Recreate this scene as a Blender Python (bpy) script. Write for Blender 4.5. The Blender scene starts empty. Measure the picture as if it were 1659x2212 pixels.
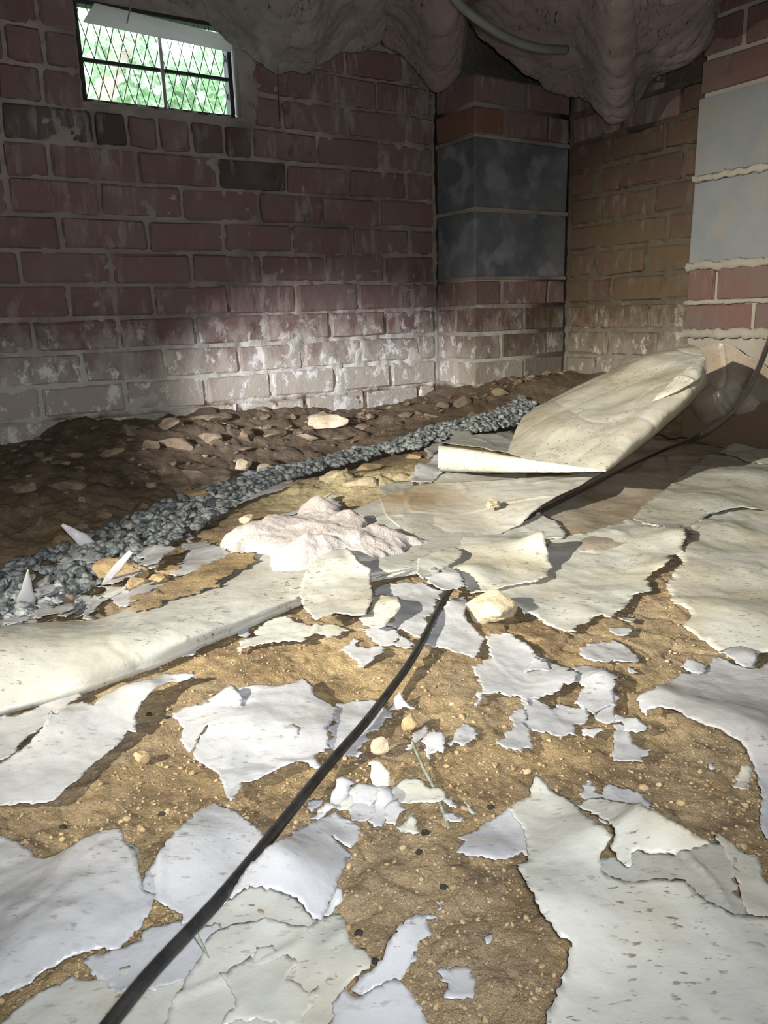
import bpy, bmesh, math, random
import numpy as np
from mathutils import Vector, noise as mnoise
from mathutils.geometry import delaunay_2d_cdt
random.seed(7); rng = np.random.default_rng(7)
scene = bpy.context.scene
COL = scene.collection
# ------------------------------------------------------------------ camera
FPX, TH, RO, AL, DW = 1650.8, 0.25558, 0.030285, 0.567137, 2.08404
CAM = np.array([0, 0, .36])
FW = np.array([0, math.cos(TH), -math.sin(TH)])
_u0 = np.array([0, math.sin(TH), math.cos(TH)]); _r0 = np.array([1., 0, 0])
RT = math.cos(RO)*_r0 - math.sin(RO)*_u0
UP = math.cos(RO)*_u0 + math.sin(RO)*_r0
cd = bpy.data.cameras.new('camera'); camo = bpy.data.objects.new('camera', cd); COL.objects.link(camo)
cd.sensor_fit = 'VERTICAL'; cd.sensor_height = 24; cd.lens = FPX/2212*24; cd.clip_start = .01; cd.clip_end = 100
from mathutils import Matrix
camo.matrix_world = Matrix(((RT[0], UP[0], -FW[0], 0), (RT[1], UP[1], -FW[1], 0), (RT[2], UP[2], -FW[2], .36), (0, 0, 0, 1)))
scene.camera = camo
# ------------------------------------------------------------------ world, lamps, exposure
w = bpy.data.worlds.new('world'); scene.world = w; w.use_nodes = True
bg = w.node_tree.nodes['Background']; bg.inputs[0].default_value = (.80, .93, 1, 1); bg.inputs[1].default_value = 11.0
def spot(name, loc, aim, power, col, size, blend, rad):
    l = bpy.data.lights.new(name, 'SPOT'); l.energy = power; l.color = col; l.spot_size = math.radians(size); l.spot_blend = blend; l.shadow_soft_size = rad
    o = bpy.data.objects.new(name, l); COL.objects.link(o); o.location = loc
    o.rotation_euler = (Vector(aim)-Vector(loc)).to_track_quat('-Z', 'Y').to_euler(); return o
spot('work_lamp', (-1.35, -.32, .86), (.78, 1.72, .0), 530, (1, .94, .79), 41, 1, .014)      # warm hand lamp held to the left of the photographer
spot('inspection_torch', (-1.02, .2, .52), (-.16, 2.34, .13), 330, (.97, .97, 1), 19, 1, .02)  # narrow torch beam on the foot of the wall
spot('camera_fill', (.015, -.02, .39), (-.10, 2.0, .50), 38, (.96, .98, 1), 140, 1, .02)      # added cool fill light at the lens, lifts foreground and dark walls
scene.view_settings.view_transform = 'Standard'; scene.view_settings.look = 'None'; scene.view_settings.gamma = 1
scene.view_settings.use_curve_mapping = False; scene.view_settings.exposure = .22
# ------------------------------------------------------------------ frames of reference
SD = np.array([math.cos(AL), math.sin(AL), 0]); ND = np.array([-math.sin(AL), math.cos(AL), 0])
S0, S1, D2, S2, PN = 1.5543, 1.9447, 1.886, 1.78, 1.303   # pilaster s, corner s, pilaster face n, pier face s, pier edge n
def W3(s, n, z): return np.array([s*SD[0]+n*ND[0], s*SD[1]+n*ND[1], z])
def ray(px, py): return FW + RT*((px-829.5)/FPX) - UP*((py-1106)/FPX)
def pixH(px, py, h): r = ray(px, py); return CAM + r*((h-.36)/r[2])
def pixD(px, py, d): return CAM + ray(px, py)*d
def pixN(px, py, n): r = ray(px, py); return CAM + r*(n/(ND@r))
def pixS(px, py, s): r = ray(px, py); return CAM + r*(s/(SD@r))
# ------------------------------------------------------------------ numpy noise
def _h(ix, iy, iz, seed):
    a = (ix*374761393 + iy*668265263 + iz*2147483647 + seed*974711) & 0xffffffff
    a = ((a ^ (a >> 13))*1274126177) & 0xffffffff
    a = ((a ^ (a >> 16))*2246822519) & 0xffffffff
    return ((a ^ (a >> 15)) & 0xffffff)/float(0xffffff)
def vn(x, y, seed=0, z=None):
    x = np.asarray(x, float); y = np.asarray(y, float)
    ix = np.floor(x).astype(np.int64); iy = np.floor(y).astype(np.int64); fx = x-ix; fy = y-iy
    fx = fx*fx*fx*(fx*(fx*6-15)+10); fy = fy*fy*fy*(fy*(fy*6-15)+10); o = np.zeros_like(ix)
    a = _h(ix, iy, o, seed); b = _h(ix+1, iy, o, seed); c = _h(ix, iy+1, o, seed); d = _h(ix+1, iy+1, o, seed)
    return ((a*(1-fx)+b*fx)*(1-fy)+(c*(1-fx)+d*fx)*fy)*2-1
def fbm(x, y, oct=4, seed=0, gain=.5):
    r = 0; a = 1.; ca, sa = .8, .6
    for i in range(oct):
        r = r + a*vn(x, y, seed+i*17); x, y = (x*ca-y*sa)*2.03+5.1, (x*sa+y*ca)*2.03+1.7; a *= gain
    return r
def worley(x, y, seed=0):
    ix = np.floor(x).astype(np.int64); iy = np.floor(y).astype(np.int64)
    f1 = np.full(x.shape, 9.); f2 = np.full(x.shape, 9.); idc = np.zeros(x.shape)
    for dx in (-1, 0, 1):
        for dy in (-1, 0, 1):
            cx = ix+dx; cy = iy+dy; o = np.zeros_like(cx)
            px = cx+_h(cx, cy, o, seed); py = cy+_h(cx, cy, o+1, seed); d = np.hypot(x-px, y-py); k = _h(cx, cy, o+2, seed)
            n1 = d < f1; f2 = np.where(n1, f1, np.minimum(f2, d)); idc = np.where(n1, k, idc); f1 = np.where(n1, d, f1)
    return f1, f2, idc
# ------------------------------------------------------------------ ground height: smooth thin plate through measured points (s, distance from left wall, z)
CP = [(.21, 0, .075), (.30, 0, .085), (.38, 0, .125), (.50, 0, .108), (.68, 0, .108), (.96, 0, .09), (1.2, 0, .07), (1.47, 0, .085), (1.6, .2, .13), (1.76, .2, .148), (1.93, .2, .152),
      (1.86+.08, .36, .155), (1.944, .5, .14), (1.944, .8, .05), (-.2, 0, .07), (-.8, 0, .08), (-1.8, 0, .08),
      (.084, .97, -.015), (.154, .908, -.015), (.231, .856, -.015), (.33, .767, -.014), (.444, .675, -.012), (.575, .583, -.008), (.724, .496, -.004), (.828, .482, 0), (.98, .44, .004), (1.08, .51, .028), (1.23, .45, .036), (1.38, .46, .046), (1.57, .40, .055),
      (.3, .45, .045), (.6, .3, .05), (.9, .22, .05), (1.2, .25, .05), (0, .55, .04), (-.3, 1., 0), (-.3, .6, .045), (-1, .6, .05),
      (.25, 1.15, .0), (.5, .95, .004), (.8, .75, .012), (1., .68, .02), (1.3, .72, .018), (1.75, .72, .0), (1.7, 1., 0), (1.4, 1.2, 0), (1, 1.2, 0), (.5, 1.4, 0), (0, 1.5, 0), (-.6, 1.4, 0), (-1.8, 1.4, 0), (.3, 1.8, 0), (.8, 1.8, 0), (1.4, 1.8, 0), (1.94, 1.6, 0), (0, 2.2, 0), (.6, 2.4, 0), (1.9, 2.4, 0), (-1, 2.2, 0), (0, 3, 0), (1.9, 3.4, 0), (-1.8, 3.4, 0), (.3, 2.05, 0)]
_c = np.array(CP)
def _K(a, b):
    r2 = ((a[:, None, :]-b[None, :, :])**2).sum(2)+1e-12; return .5*r2*np.log(r2)
_n = len(_c); _A = np.zeros((_n+3, _n+3)); _A[:_n, :_n] = _K(_c[:, :2], _c[:, :2])+np.eye(_n)*1e-4
_A[:_n, _n] = 1; _A[:_n, _n+1:] = _c[:, :2]; _A[_n:, :_n] = _A[:_n, _n:].T
_wt = np.linalg.solve(_A, np.r_[_c[:, 2], 0, 0, 0])
def G0(x, y):
    x = np.atleast_1d(np.asarray(x, float)); y = np.atleast_1d(np.asarray(y, float)); sh = x.shape
    x = x.ravel(); y = y.ravel(); out = np.zeros(len(x))
    for i in range(0, len(x), 60000):
        a = x[i:i+60000]; b = y[i:i+60000]
        q = np.c_[a*SD[0]+b*SD[1], DW-(a*ND[0]+b*ND[1])]
        out[i:i+60000] = _K(q, _c[:, :2])@_wt[:_n] + _wt[_n] + q@_wt[_n+1:]
    return out.reshape(sh)
def GL(x, y):      # drape height: plate + gentle undulation
    x = np.atleast_1d(np.asarray(x, float)); y = np.atleast_1d(np.asarray(y, float))
    return G0(x, y) + .0045*fbm(x*7, y*7, 2, 3)
def trough(s, dw):  # distance from the drain strip's centre line
    t = np.interp(s, [-.5, .084, .154, .231, .33, .444, .575, .724, .828, .98, 1.08, 1.23, 1.38, 1.57, 2], [1.5, .97, .908, .856, .767, .675, .583, .496, .482, .44, .50, .45, .455, .40, .3])
    hw = np.interp(s, [-.5, .084, .33, .5, .7, .85, 1., 1.2, 1.6, 2], [.14, .12, .10, .08, .045, .035, .055, .065, .055, .05])
    return dw-t, hw
def GF(x, y):      # full soil relief
    s = x*SD[0]+y*SD[1]; dw = DW-(x*ND[0]+y*ND[1]); z = GL(x, y)
    td, hw = trough(s, dw)
    bank = np.clip((-td-hw*.6)/.08, 0, 1)*np.clip((s+1)/.5, 0, 1)
    f1, f2, k = worley(x*16, y*16, 5); g1, g2, k2 = worley(x*38+3*vn(x*20, y*20, 4)*.3, y*38, 9)
    rough = .5+.5*vn(x*3.1, y*3.1, 41)
    near = (.0028*fbm(x*26, y*26, 4, 11, .6)+.006*rough*np.clip((.35-g1), -.2, .35)*1.6*(k2 > .45)-.0035*np.clip(.06-(f2-f1), 0, .06)/.06*(vn(x*4, y*4, 77) > .25)) - .0016
    near += .022*np.clip(1-np.hypot((x-pm[0])*.75, (y-pm[1])*1.2)/.16, 0, 1)*(.6+.9*fbm(x*24, y*24, 4, 8, .6))   # the pale mound beside the gravel
    bk = .006*fbm(x*14, y*14, 5, 21, .62)+.016*(k-.4)*np.clip(.55-f1, 0, .3)/.3+.007*(k2-.4)*np.clip(.55-g1, 0, .3)/.3-.004
    inn = np.clip(1-np.abs(td)/(hw+.03), 0, 1)
    return z + near*(1-bank) + bk*bank - .012*inn
pm = pixH(760, 1030, .02)
def pixG(px, py, off=0.):
    h = .0
    for i in range(9):
        p = pixH(px, py, h+off); h = .5*h+.5*float(GL(p[0], p[1])[0])
    p = pixH(px, py, h+off); return p
# ------------------------------------------------------------------ materials
def mat(name):
    m = bpy.data.materials.new(name); m.use_nodes = True; nt = m.node_tree; return m, nt, nt.nodes['Principled BSDF']
class NB:
    def __init__(s, nt): s.nt = nt
    def n(s, t, **k):
        o = s.nt.nodes.new(t)
        for a, b in k.items(): setattr(o, a, b)
        return o
    def link(s, a, b): s.nt.links.new(a, b)
    def pos(s): return s.n('ShaderNodeNewGeometry').outputs['Position']
    def scaled(s, v, sc):
        m = s.n('ShaderNodeVectorMath', operation='MULTIPLY'); s.link(v, m.inputs[0]); m.inputs[1].default_value = sc; return m.outputs[0]
    def noise(s, v, sc, det=4, rough=.55, dist=0):
        o = s.n('ShaderNodeTexNoise'); s.link(v, o.inputs['Vector']); o.inputs['Scale'].default_value = sc; o.inputs['Detail'].default_value = det
        o.inputs['Roughness'].default_value = rough; o.inputs['Distortion'].default_value = dist; return o.outputs[0]
    def ramp(s, v, a, b, lo=0., hi=1.):
        o = s.n('ShaderNodeMapRange'); o.inputs[1].default_value = a; o.inputs[2].default_value = b; o.inputs[3].default_value = lo; o.inputs[4].default_value = hi; o.clamp = True
        s.link(v, o.inputs[0]); return o.outputs[0]
    def mul(s, a, b, op='MULTIPLY'):
        o = s.n('ShaderNodeMath', operation=op)
        for i, q in enumerate((a, b)):
            if isinstance(q, (int, float)): o.inputs[i].default_value = q
            else: s.link(q, o.inputs[i])
        return o.outputs[0]
    def mix(s, f, a, b):
        o = s.n('ShaderNodeMix', data_type='RGBA')
        for i, q in ((0, f), (6, a), (7, b)):
            if isinstance(q, (int, float)): o.inputs[i].default_value = q
            elif isinstance(q, tuple): o.inputs[i].default_value = (*q, 1)
            else: s.link(q, o.inputs[i])
        return o.outputs[2]
    def bump(s, h, st, dist=.01, nrm=None):
        o = s.n('ShaderNodeBump'); o.inputs['Strength'].default_value = st; o.inputs['Distance'].default_value = dist; s.link(h, o.inputs['Height'])
        if nrm is not None: s.link(nrm, o.inputs['Normal'])
        return o.outputs[0]
def brick_mat(name, c1, c2, c3, eff, olive=0., wr=.6):
    m, nt, p = mat(name); b = NB(nt); P = b.pos()
    rnd = b.n('ShaderNodeObjectInfo').outputs['Random']
    col = b.mix(b.ramp(rnd, .1, .9), c1, c2)
    col = b.mix(b.ramp(b.noise(P, 9, 4), .42, .62, 0, .75), col, c3)
    streak = b.noise(b.scaled(P, (36, 36, 8)), 1, 5, .65)
    patch = b.noise(P, 5.5, 3)
    wear = b.mul(b.ramp(streak, .51, .60), b.ramp(patch, .44, .58))
    col = b.mix(b.mul(wear, wr), col, (.28, .24, .23))
    dkp = b.mul(b.ramp(b.noise(b.scaled(P, (30, 30, 14)), 1, 5, .65), .58, .66), b.ramp(b.noise(P, 4, 2), .5, .6)); col = b.mix(b.mul(dkp, .6), col, (.05, .038, .036))
    zc = b.n('ShaderNodeSeparateXYZ'); b.link(P, zc.inputs[0])
    if olive: col = b.mix(b.mul(b.ramp(b.noise(P, 4.5, 3), .35, .6), b.ramp(zc.outputs[2], .95, .6, 0, olive)), col, (.085, .062, .034))
    low = b.ramp(zc.outputs[2], .46, .12, 0, 1)
    k = b.ramp(b.mul(low, b.noise(b.scaled(P, (22, 22, 12)), 1, 5, .65), 'ADD'),   .82, 1.25)
    k2 = b.ramp(b.noise(b.scaled(P, (26, 26, 18)), 1, 6, .7), .54, .62)
    k3 = b.mul(k2, b.ramp(b.mul(zc.outputs[2], b.mul(b.noise(P, 4, 2), .25), 'ADD'), .52, .36, .0, .9))
    col = b.mix(b.mul(k, .8*eff), col, (.44, .40, .34)); col = b.mix(b.mul(k3, eff), col, (.72, .71, .70))
    b.link(col, p.inputs['Base Color']); p.inputs['Roughness'].default_value = .9; p.inputs['Specular IOR Level'].default_value = .25
    b.link(b.bump(b.noise(P, 160, 5, .65), .5, .004, b.bump(b.noise(P, 30, 4), .6, .006)), p.inputs['Normal']); return m
M = {}
M['brick'] = brick_mat('fired clay brick', (.165, .100, .092), (.135, .084, .080), (.165, .125, .115), 1)
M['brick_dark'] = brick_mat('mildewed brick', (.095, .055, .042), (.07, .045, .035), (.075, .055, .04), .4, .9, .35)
M['brick_soot'] = brick_mat('sooty brick', (.055, .045, .045), (.08, .05, .047), (.11, .08, .075), .3)
M['brick_clean'] = brick_mat('clean red brick', (.12, .066, .057), (.095, .052, .047), (.10, .075, .066), .0, 0, .12)
M['brick_orange'] = brick_mat('orange red brick', (.16, .078, .055), (.14, .072, .052), (.15, .09, .065), .0, 0, .15)
def mortar_mat(name, c1, c2, dk, eff=1):
    m, nt, p = mat(name); b = NB(nt); P = b.pos(); zc = b.n('ShaderNodeSeparateXYZ'); b.link(P, zc.inputs[0])
    col = b.mix(b.ramp(b.noise(P, 7, 5), .35, .65), c1, c2)
    col = b.mix(b.ramp(b.noise(P, 3, 3), .55, .7, 0, dk), col, (.06, .05, .042))
    k = b.ramp(b.mul(b.ramp(zc.outputs[2], .46, .12), b.noise(P, 18, 5, .65), 'ADD'), .78, 1.2)
    col = b.mix(b.mul(k, .8*eff), col, (.62, .60, .55))
    soil = b.ramp(b.mul(b.ramp(zc.outputs[2], .17, .10), b.noise(P, 14, 4), 'ADD'), 1.1, 1.35); col = b.mix(soil, col, (.19, .13, .08))
    b.link(col, p.inputs['Base Color']); p.inputs['Roughness'].default_value = .95
    b.link(b.bump(b.noise(P, 120, 6, .7), .8, .006), p.inputs['Normal']); return m
M['mortar'] = mortar_mat('old lime mortar', (.31, .27, .235), (.20, .17, .15), .55)
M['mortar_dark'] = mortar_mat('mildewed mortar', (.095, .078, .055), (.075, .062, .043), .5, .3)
M['mortar_pale'] = mortar_mat('pale squeezed mortar', (.29, .265, .225), (.235, .215, .18), .1, 0)
def block_mat(name, c1, c2, c3):
    m, nt, p = mat(name); b = NB(nt); P = b.pos()
    col = b.mix(b.ramp(b.noise(P, 9, 3), .38, .6), c1, c2); col = b.mix(b.ramp(b.noise(P, 12, 2), .52, .64), col, c3)
    col = b.mix(b.ramp(b.noise(P, 420, 3, .7), .55, .75, 0, .5), col, (.1, .1, .1))
    b.link(col, p.inputs['Base Color']); p.inputs['Roughness'].default_value = .93
    b.link(b.bump(b.noise(P, 330, 4, .7), .7, .003), p.inputs['Normal']); return m
M['block_dark'] = block_mat('stained concrete block', (.075, .085, .10), (.13, .135, .14), (.20, .20, .22))
M['block'] = block_mat('grey concrete block', (.145, .155, .165), (.165, .17, .175), (.175, .17, .155))
def soil_mat():
    m, nt, p = mat('sandy clay soil'); b = NB(nt); P = b.pos()
    sx = b.n('ShaderNodeVectorMath', operation='DOT_PRODUCT'); b.link(P, sx.inputs[0]); sx.inputs[1].default_value = tuple(ND)
    bankf = b.ramp(b.mul(sx.outputs['Value'], b.mul(b.noise(P, 8, 3), .16), 'ADD'), 1.42, 1.72)
    col = b.mix(b.ramp(b.noise(P, 9, 7, .72), .40, .60), (.225, .155, .085), (.43, .315, .165))
    col = b.mix(b.ramp(b.noise(P, 4.1, 5, .6), .46, .58, 0, .7), col, (.36, .275, .18))
    col = b.mix(b.ramp(b.noise(P, 13, 7, .78), .54, .66, 0, .85), col, (.12, .088, .058))
    col = b.mix(b.ramp(b.noise(b.scaled(P, (1, 1.3, 1)), 34, 6, .8), .55, .64, 0, .6), col, (.56, .43, .24))
    bk = b.mix(b.ramp(b.noise(P, 12, 6, .7), .4, .62), (.15, .105, .068), (.25, .185, .125))
    bk = b.mix(b.ramp(b.noise(P, 26, 5, .7), .57, .68, 0, .8), bk, (.36, .30, .24))
    col = b.mix(bankf, col, bk)
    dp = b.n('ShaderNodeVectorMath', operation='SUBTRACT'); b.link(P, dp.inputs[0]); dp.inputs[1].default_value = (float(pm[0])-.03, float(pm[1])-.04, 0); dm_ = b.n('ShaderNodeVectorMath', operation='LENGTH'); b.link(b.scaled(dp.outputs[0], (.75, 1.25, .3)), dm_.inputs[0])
    lit_crust = b.ramp(b.mul(dm_.outputs['Value'], b.mul(b.noise(P, 16, 6, .7), .35), 'ADD'), .46, .26)
    col = b.mix(b.mul(lit_crust, b.ramp(b.noise(P, 55, 5, .7), .36, .52, .25, .95)), col, (.66, .56, .34))  # lamp-lit yellow of the crusty mound, painted into the soil colour
    v = b.n('ShaderNodeTexVoronoi'); b.link(P, v.inputs['Vector']); v.inputs['Scale'].default_value = 260
    gr = b.mul(b.ramp(v.outputs['Distance'], .28, .12), b.ramp(b.noise(P, 60, 2), .5, .62))
    col = b.mix(b.mul(gr, .8), col, (.72, .60, .42))
    v2 = b.n('ShaderNodeTexVoronoi'); b.link(P, v2.inputs['Vector']); v2.inputs['Scale'].default_value = 120
    col = b.mix(b.mul(b.ramp(v2.outputs['Distance'], .25, .1), b.ramp(b.noise(P, 30, 2), .56, .66, 0, .8)), col, (.09, .07, .05))
    b.link(col, p.inputs['Base Color']); p.inputs['Roughness'].default_value = .88; p.inputs['Specular IOR Level'].default_value = .3
    b.link(b.bump(b.noise(P, 420, 4, .7), .7, .003, b.bump(b.noise(P, 95, 6, .7), .9, .009)), p.inputs['Normal']); return m
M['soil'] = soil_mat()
def stone_mat(name, c1, c2, sc=30, rough=.85):
    m, nt, p = mat(name); b = NB(nt); P = b.pos(); rnd = b.n('ShaderNodeObjectInfo').outputs['Random']
    col = b.mix(b.ramp(b.noise(P, sc, 5, .65), .38, .62), c1, c2)
    hs = b.n('ShaderNodeHueSaturation'); b.link(col, hs.inputs['Color']); b.link(b.ramp(rnd, 0, 1, .72, 1.25), hs.inputs['Value'])
    b.link(hs.outputs[0], p.inputs['Base Color']); p.inputs['Roughness'].default_value = rough
    b.link(b.bump(b.noise(P, 300, 5, .7), .6, .003), p.inputs['Normal']); return m
M['gravel'] = stone_mat('blue grey gravel', (.085, .10, .10), (.46, .49, .49), 70, .7)
M['clod'] = stone_mat('brown clay clod', (.17, .12, .08), (.29, .22, .15), 30)
M['pale_stone'] = stone_mat('pale limestone', (.40, .31, .19), (.60, .52, .38), 22)
M['tan_stone'] = stone_mat('tan sandstone', (.29, .20, .105), (.43, .32, .18), 30)
def plastic_mat(name, base, dirt, dirt_lo, dirt_amt, speck, rough=.33, tl=.28, stain=None):
    m, nt, p = mat(name); b = NB(nt); P = b.pos(); rnd = b.n('ShaderNodeObjectInfo').outputs['Random']
    v = b.mix(b.ramp(rnd, 0, 1), base, tuple(x*.93 for x in base))
    col = b.mix(b.mul(b.ramp(b.noise(P, 5.5, 5, .6), dirt_lo, dirt_lo+.22), dirt_amt), v, dirt)
    sp = b.mul(b.ramp(b.noise(b.scaled(P, (95, 260, 160)), 1, 3, .6), .60, .66), b.ramp(b.noise(P, 14, 4), .40, .58))
    col = b.mix(b.mul(sp, speck), col, (.17, .125, .075))
    sp2 = b.ramp(b.noise(P, 75, 5, .75), .70, .76); col = b.mix(b.mul(sp2, speck*.8), col, (.25, .19, .12))
    if stain:
        q_ = pixH(stain[0], stain[1], .01); dp = b.n('ShaderNodeVectorMath', operation='SUBTRACT'); b.link(P, dp.inputs[0]); dp.inputs[1].default_value = tuple(map(float, q_)); dl = b.n('ShaderNodeVectorMath', operation='LENGTH'); b.link(dp.outputs[0], dl.inputs[0])
        col = b.mix(b.ramp(b.mul(dl.outputs['Value'], b.mul(b.noise(P, 9, 4), .2), 'ADD'), .27, .13, 0, .8), col, (.50, .33, .16))
    b.link(col, p.inputs['Base Color']); b.link(b.ramp(b.noise(P, 13, 4), .35, .65, rough-.08, rough+.2), p.inputs['Roughness']); p.inputs['Specular IOR Level'].default_value = .6; p.inputs['Coat Weight'].default_value = .5 if rough < .3 else .15; p.inputs['Coat Roughness'].default_value = .14
    h = b.bump(b.noise(P, 60, 4, .6), .25, .004); h = b.bump(b.noise(P, 18, 2, .5), .35, .010, h); b.link(h, p.inputs['Normal'])
    t = b.n('ShaderNodeBsdfTranslucent'); b.link(col, t.inputs[0]); ms = b.n('ShaderNodeMixShader'); ms.inputs[0].default_value = tl
    b.link(p.outputs[0], ms.inputs[1]); b.link(t.outputs[0], ms.inputs[2]); b.link(ms.outputs[0], nt.nodes['Material Output'].inputs[0]); return m
M['clean'] = plastic_mat('milky vapour sheet', (.60, .605, .625), (.54, .51, .45), .52, .55, .5, .22)
M['cream'] = plastic_mat('yellowed vapour sheet', (.67, .67, .62), (.56, .49, .33), .46, .75, .8)
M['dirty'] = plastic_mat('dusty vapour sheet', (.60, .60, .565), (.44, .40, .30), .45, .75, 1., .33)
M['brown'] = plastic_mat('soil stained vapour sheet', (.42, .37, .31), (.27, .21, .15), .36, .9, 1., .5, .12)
M['tan'] = plastic_mat('weathered tan vapour sheet', (.56, .54, .47), (.40, .34, .24), .42, .8, 1., .42)
M['stained'] = plastic_mat('orange stained vapour sheet', (.72, .71, .66), (.60, .53, .37), .46, .75, .8, stain=(860, 1090))
M['paper'] = plastic_mat('lilac white sheet', (.68, .66, .70), (.6, .56, .52), .55, .4, .3)
def simple(name, c, rough=.5, metal=0., bumpsc=0, bs=.3, c2=None, sc=10):
    m, nt, p = mat(name); b = NB(nt); P = b.pos(); p.inputs['Roughness'].default_value = rough; p.inputs['Metallic'].default_value = metal
    b.link(b.mix(b.ramp(b.noise(P, sc, 4), .35, .65), c, c2 or tuple(x*.75 for x in c)), p.inputs['Base Color'])
    if bumpsc: b.link(b.bump(b.noise(P, bumpsc, 4, .6), bs, .004), p.inputs['Normal'])
    return m
M['cable'] = simple('black cable jacket', (.012, .012, .013), .38, 0, 300, .2, (.03, .028, .026), 60)
M['conduit'] = simple('grey green cable', (.15, .16, .14), .6, 0, 60, .2)
M['iron'] = simple('black painted iron', (.012, .012, .012), .6)
M['alu'] = simple('dull aluminium', (.42, .41, .40), .45, .6, 40, .2, (.3, .29, .28), 14)
m, nt, p = mat('translucent flap plastic'); b = NB(nt); p.inputs['Base Color'].default_value = (.7, .68, .68, 1); t = b.n('ShaderNodeBsdfTranslucent'); t.inputs[0].default_value = (.72, .70, .70, 1); ms = b.n('ShaderNodeMixShader'); ms.inputs[0].default_value = .45; b.link(p.outputs[0], ms.inputs[1]); b.link(t.outputs[0], ms.inputs[2]); b.link(ms.outputs[0], nt.nodes['Material Output'].inputs[0]); M['flap'] = m
M['wood'] = simple('dark joist timber', (.09, .06, .04), .9, 0, 60, .4)
M['leaf'] = None
m, nt, p = mat('green leaf'); b = NB(nt); rp = b.pos(); c = b.mix(b.ramp(b.noise(rp, 9, 2), .35, .65), (.38, .56, .34), (.66, .78, .60)); b.link(c, p.inputs['Base Color'])
t = b.n('ShaderNodeBsdfTranslucent'); b.link(c, t.inputs[0]); ms = b.n('ShaderNodeMixShader'); ms.inputs[0].default_value = .5; b.link(p.outputs[0], ms.inputs[1]); b.link(t.outputs[0], ms.inputs[2]); b.link(ms.outputs[0], nt.nodes['Material Output'].inputs[0]); M['leaf'] = m
M['bark'] = simple('pale bark', (.55, .42, .36), .9, 0, 40, .5)
m, nt, p = mat('insect screen'); b = NB(nt); p.inputs['Base Color'].default_value = (.5, .5, .5, 1); t = b.n('ShaderNodeBsdfTransparent'); ms = b.n('ShaderNodeMixShader')
wv = b.noise(b.scaled(b.pos(), (900, 900, 900)), 1, 1); b.link(b.ramp(wv, .4, .6, .15, .45), ms.inputs[0]); b.link(t.outputs[0], ms.inputs[1]); b.link(p.outputs[0], ms.inputs[2]); b.link(ms.outputs[0], nt.nodes['Material Output'].inputs[0]); M['screen'] = m
def wool(name, a, c, d):
    m, nt, p = mat(name); b = NB(nt); P = b.pos()
    col = b.mix(b.ramp(b.noise(P, 8, 5, .65), .38, .62), a, c); col = b.mix(b.ramp(b.noise(P, 5, 4, .7), .56, .68, 0, .9), col, d)
    b.link(col, p.inputs['Base Color']); p.inputs['Roughness'].default_value = 1; p.inputs['Specular IOR Level'].default_value = .1
    p.inputs['Sheen Weight'].default_value = .3
    b.link(b.bump(b.noise(P, 70, 6, .75), .8, .01), p.inputs['Normal']); return m
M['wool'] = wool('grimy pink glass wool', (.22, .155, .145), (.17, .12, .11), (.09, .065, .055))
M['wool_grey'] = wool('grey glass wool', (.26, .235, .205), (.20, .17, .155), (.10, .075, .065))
M['wool_pale'] = wool('fallen pinkish glass wool', (.54, .49, .48), (.44, .38, .37), (.42, .35, .29))
M['grass'] = simple('green lawn', (.1, .2, .05), .9)
M['twig'] = simple('dry grey twig', (.16, .16, .11), .9, 0, 0, 0, (.28, .33, .27), 200)
M['dark_bit'] = simple('black char crumb', (.025, .02, .016), .9)
# ------------------------------------------------------------------ object helpers
def link(name, me, m=None, parent=None, smooth=False):
    if m: me.materials.append(m)
    o = bpy.data.objects.new(name, me); COL.objects.link(o)
    if parent: o.parent = parent
    if smooth: me.shade_smooth()
    return o
def tag(o, label=None, cat=None, group=None, kind=None):
    if label: o['label'] = label
    if cat: o['category'] = cat
    if group: o['group'] = group
    if kind: o['kind'] = kind
    return o
def mesh(name, v, f):
    me = bpy.data.meshes.new(name); me.from_pydata([tuple(map(float, q)) for q in v], [], f); me.update(); return me
def recenter(o):   # put a thing's origin at its base centre
    me = o.data; n = len(me.vertices); a = np.empty(n*3); me.vertices.foreach_get('co', a); a = a.reshape(-1, 3)
    c = np.array([(a[:, 0].min()+a[:, 0].max())/2, (a[:, 1].min()+a[:, 1].max())/2, a[:, 2].min()]); a -= c
    me.vertices.foreach_set('co', a.ravel()); me.update(); o.location = c; return o
def empty(name, loc=(0, 0, 0)):
    o = bpy.data.objects.new(name, None); COL.objects.link(o); o.location = loc; o.empty_display_size = .05; return o
def fastgrid(name, P, closed_u=False):    # P: rows x cols x 3
    nr, nc = P.shape[:2]; me = bpy.data.meshes.new(name); idx = np.arange(nr*nc).reshape(nr, nc)
    if closed_u: idx = np.c_[idx, idx[:, :1]]
    q = np.stack([idx[:-1, :-1], idx[:-1, 1:], idx[1:, 1:], idx[1:, :-1]], -1).reshape(-1, 4)
    return fastmesh(me, P.reshape(-1, 3), q)
def fastmesh(me, V, q):
    k = q.shape[1]; me.vertices.add(len(V)); me.vertices.foreach_set('co', V.ravel().astype(np.float32))
    me.loops.add(q.size); me.loops.foreach_set('vertex_index', q.ravel().astype(np.int32)); me.polygons.add(len(q))
    me.polygons.foreach_set('loop_start', np.arange(0, q.size, k, dtype=np.int32)); me.update(calc_edges=True); me.validate(); return me
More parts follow.
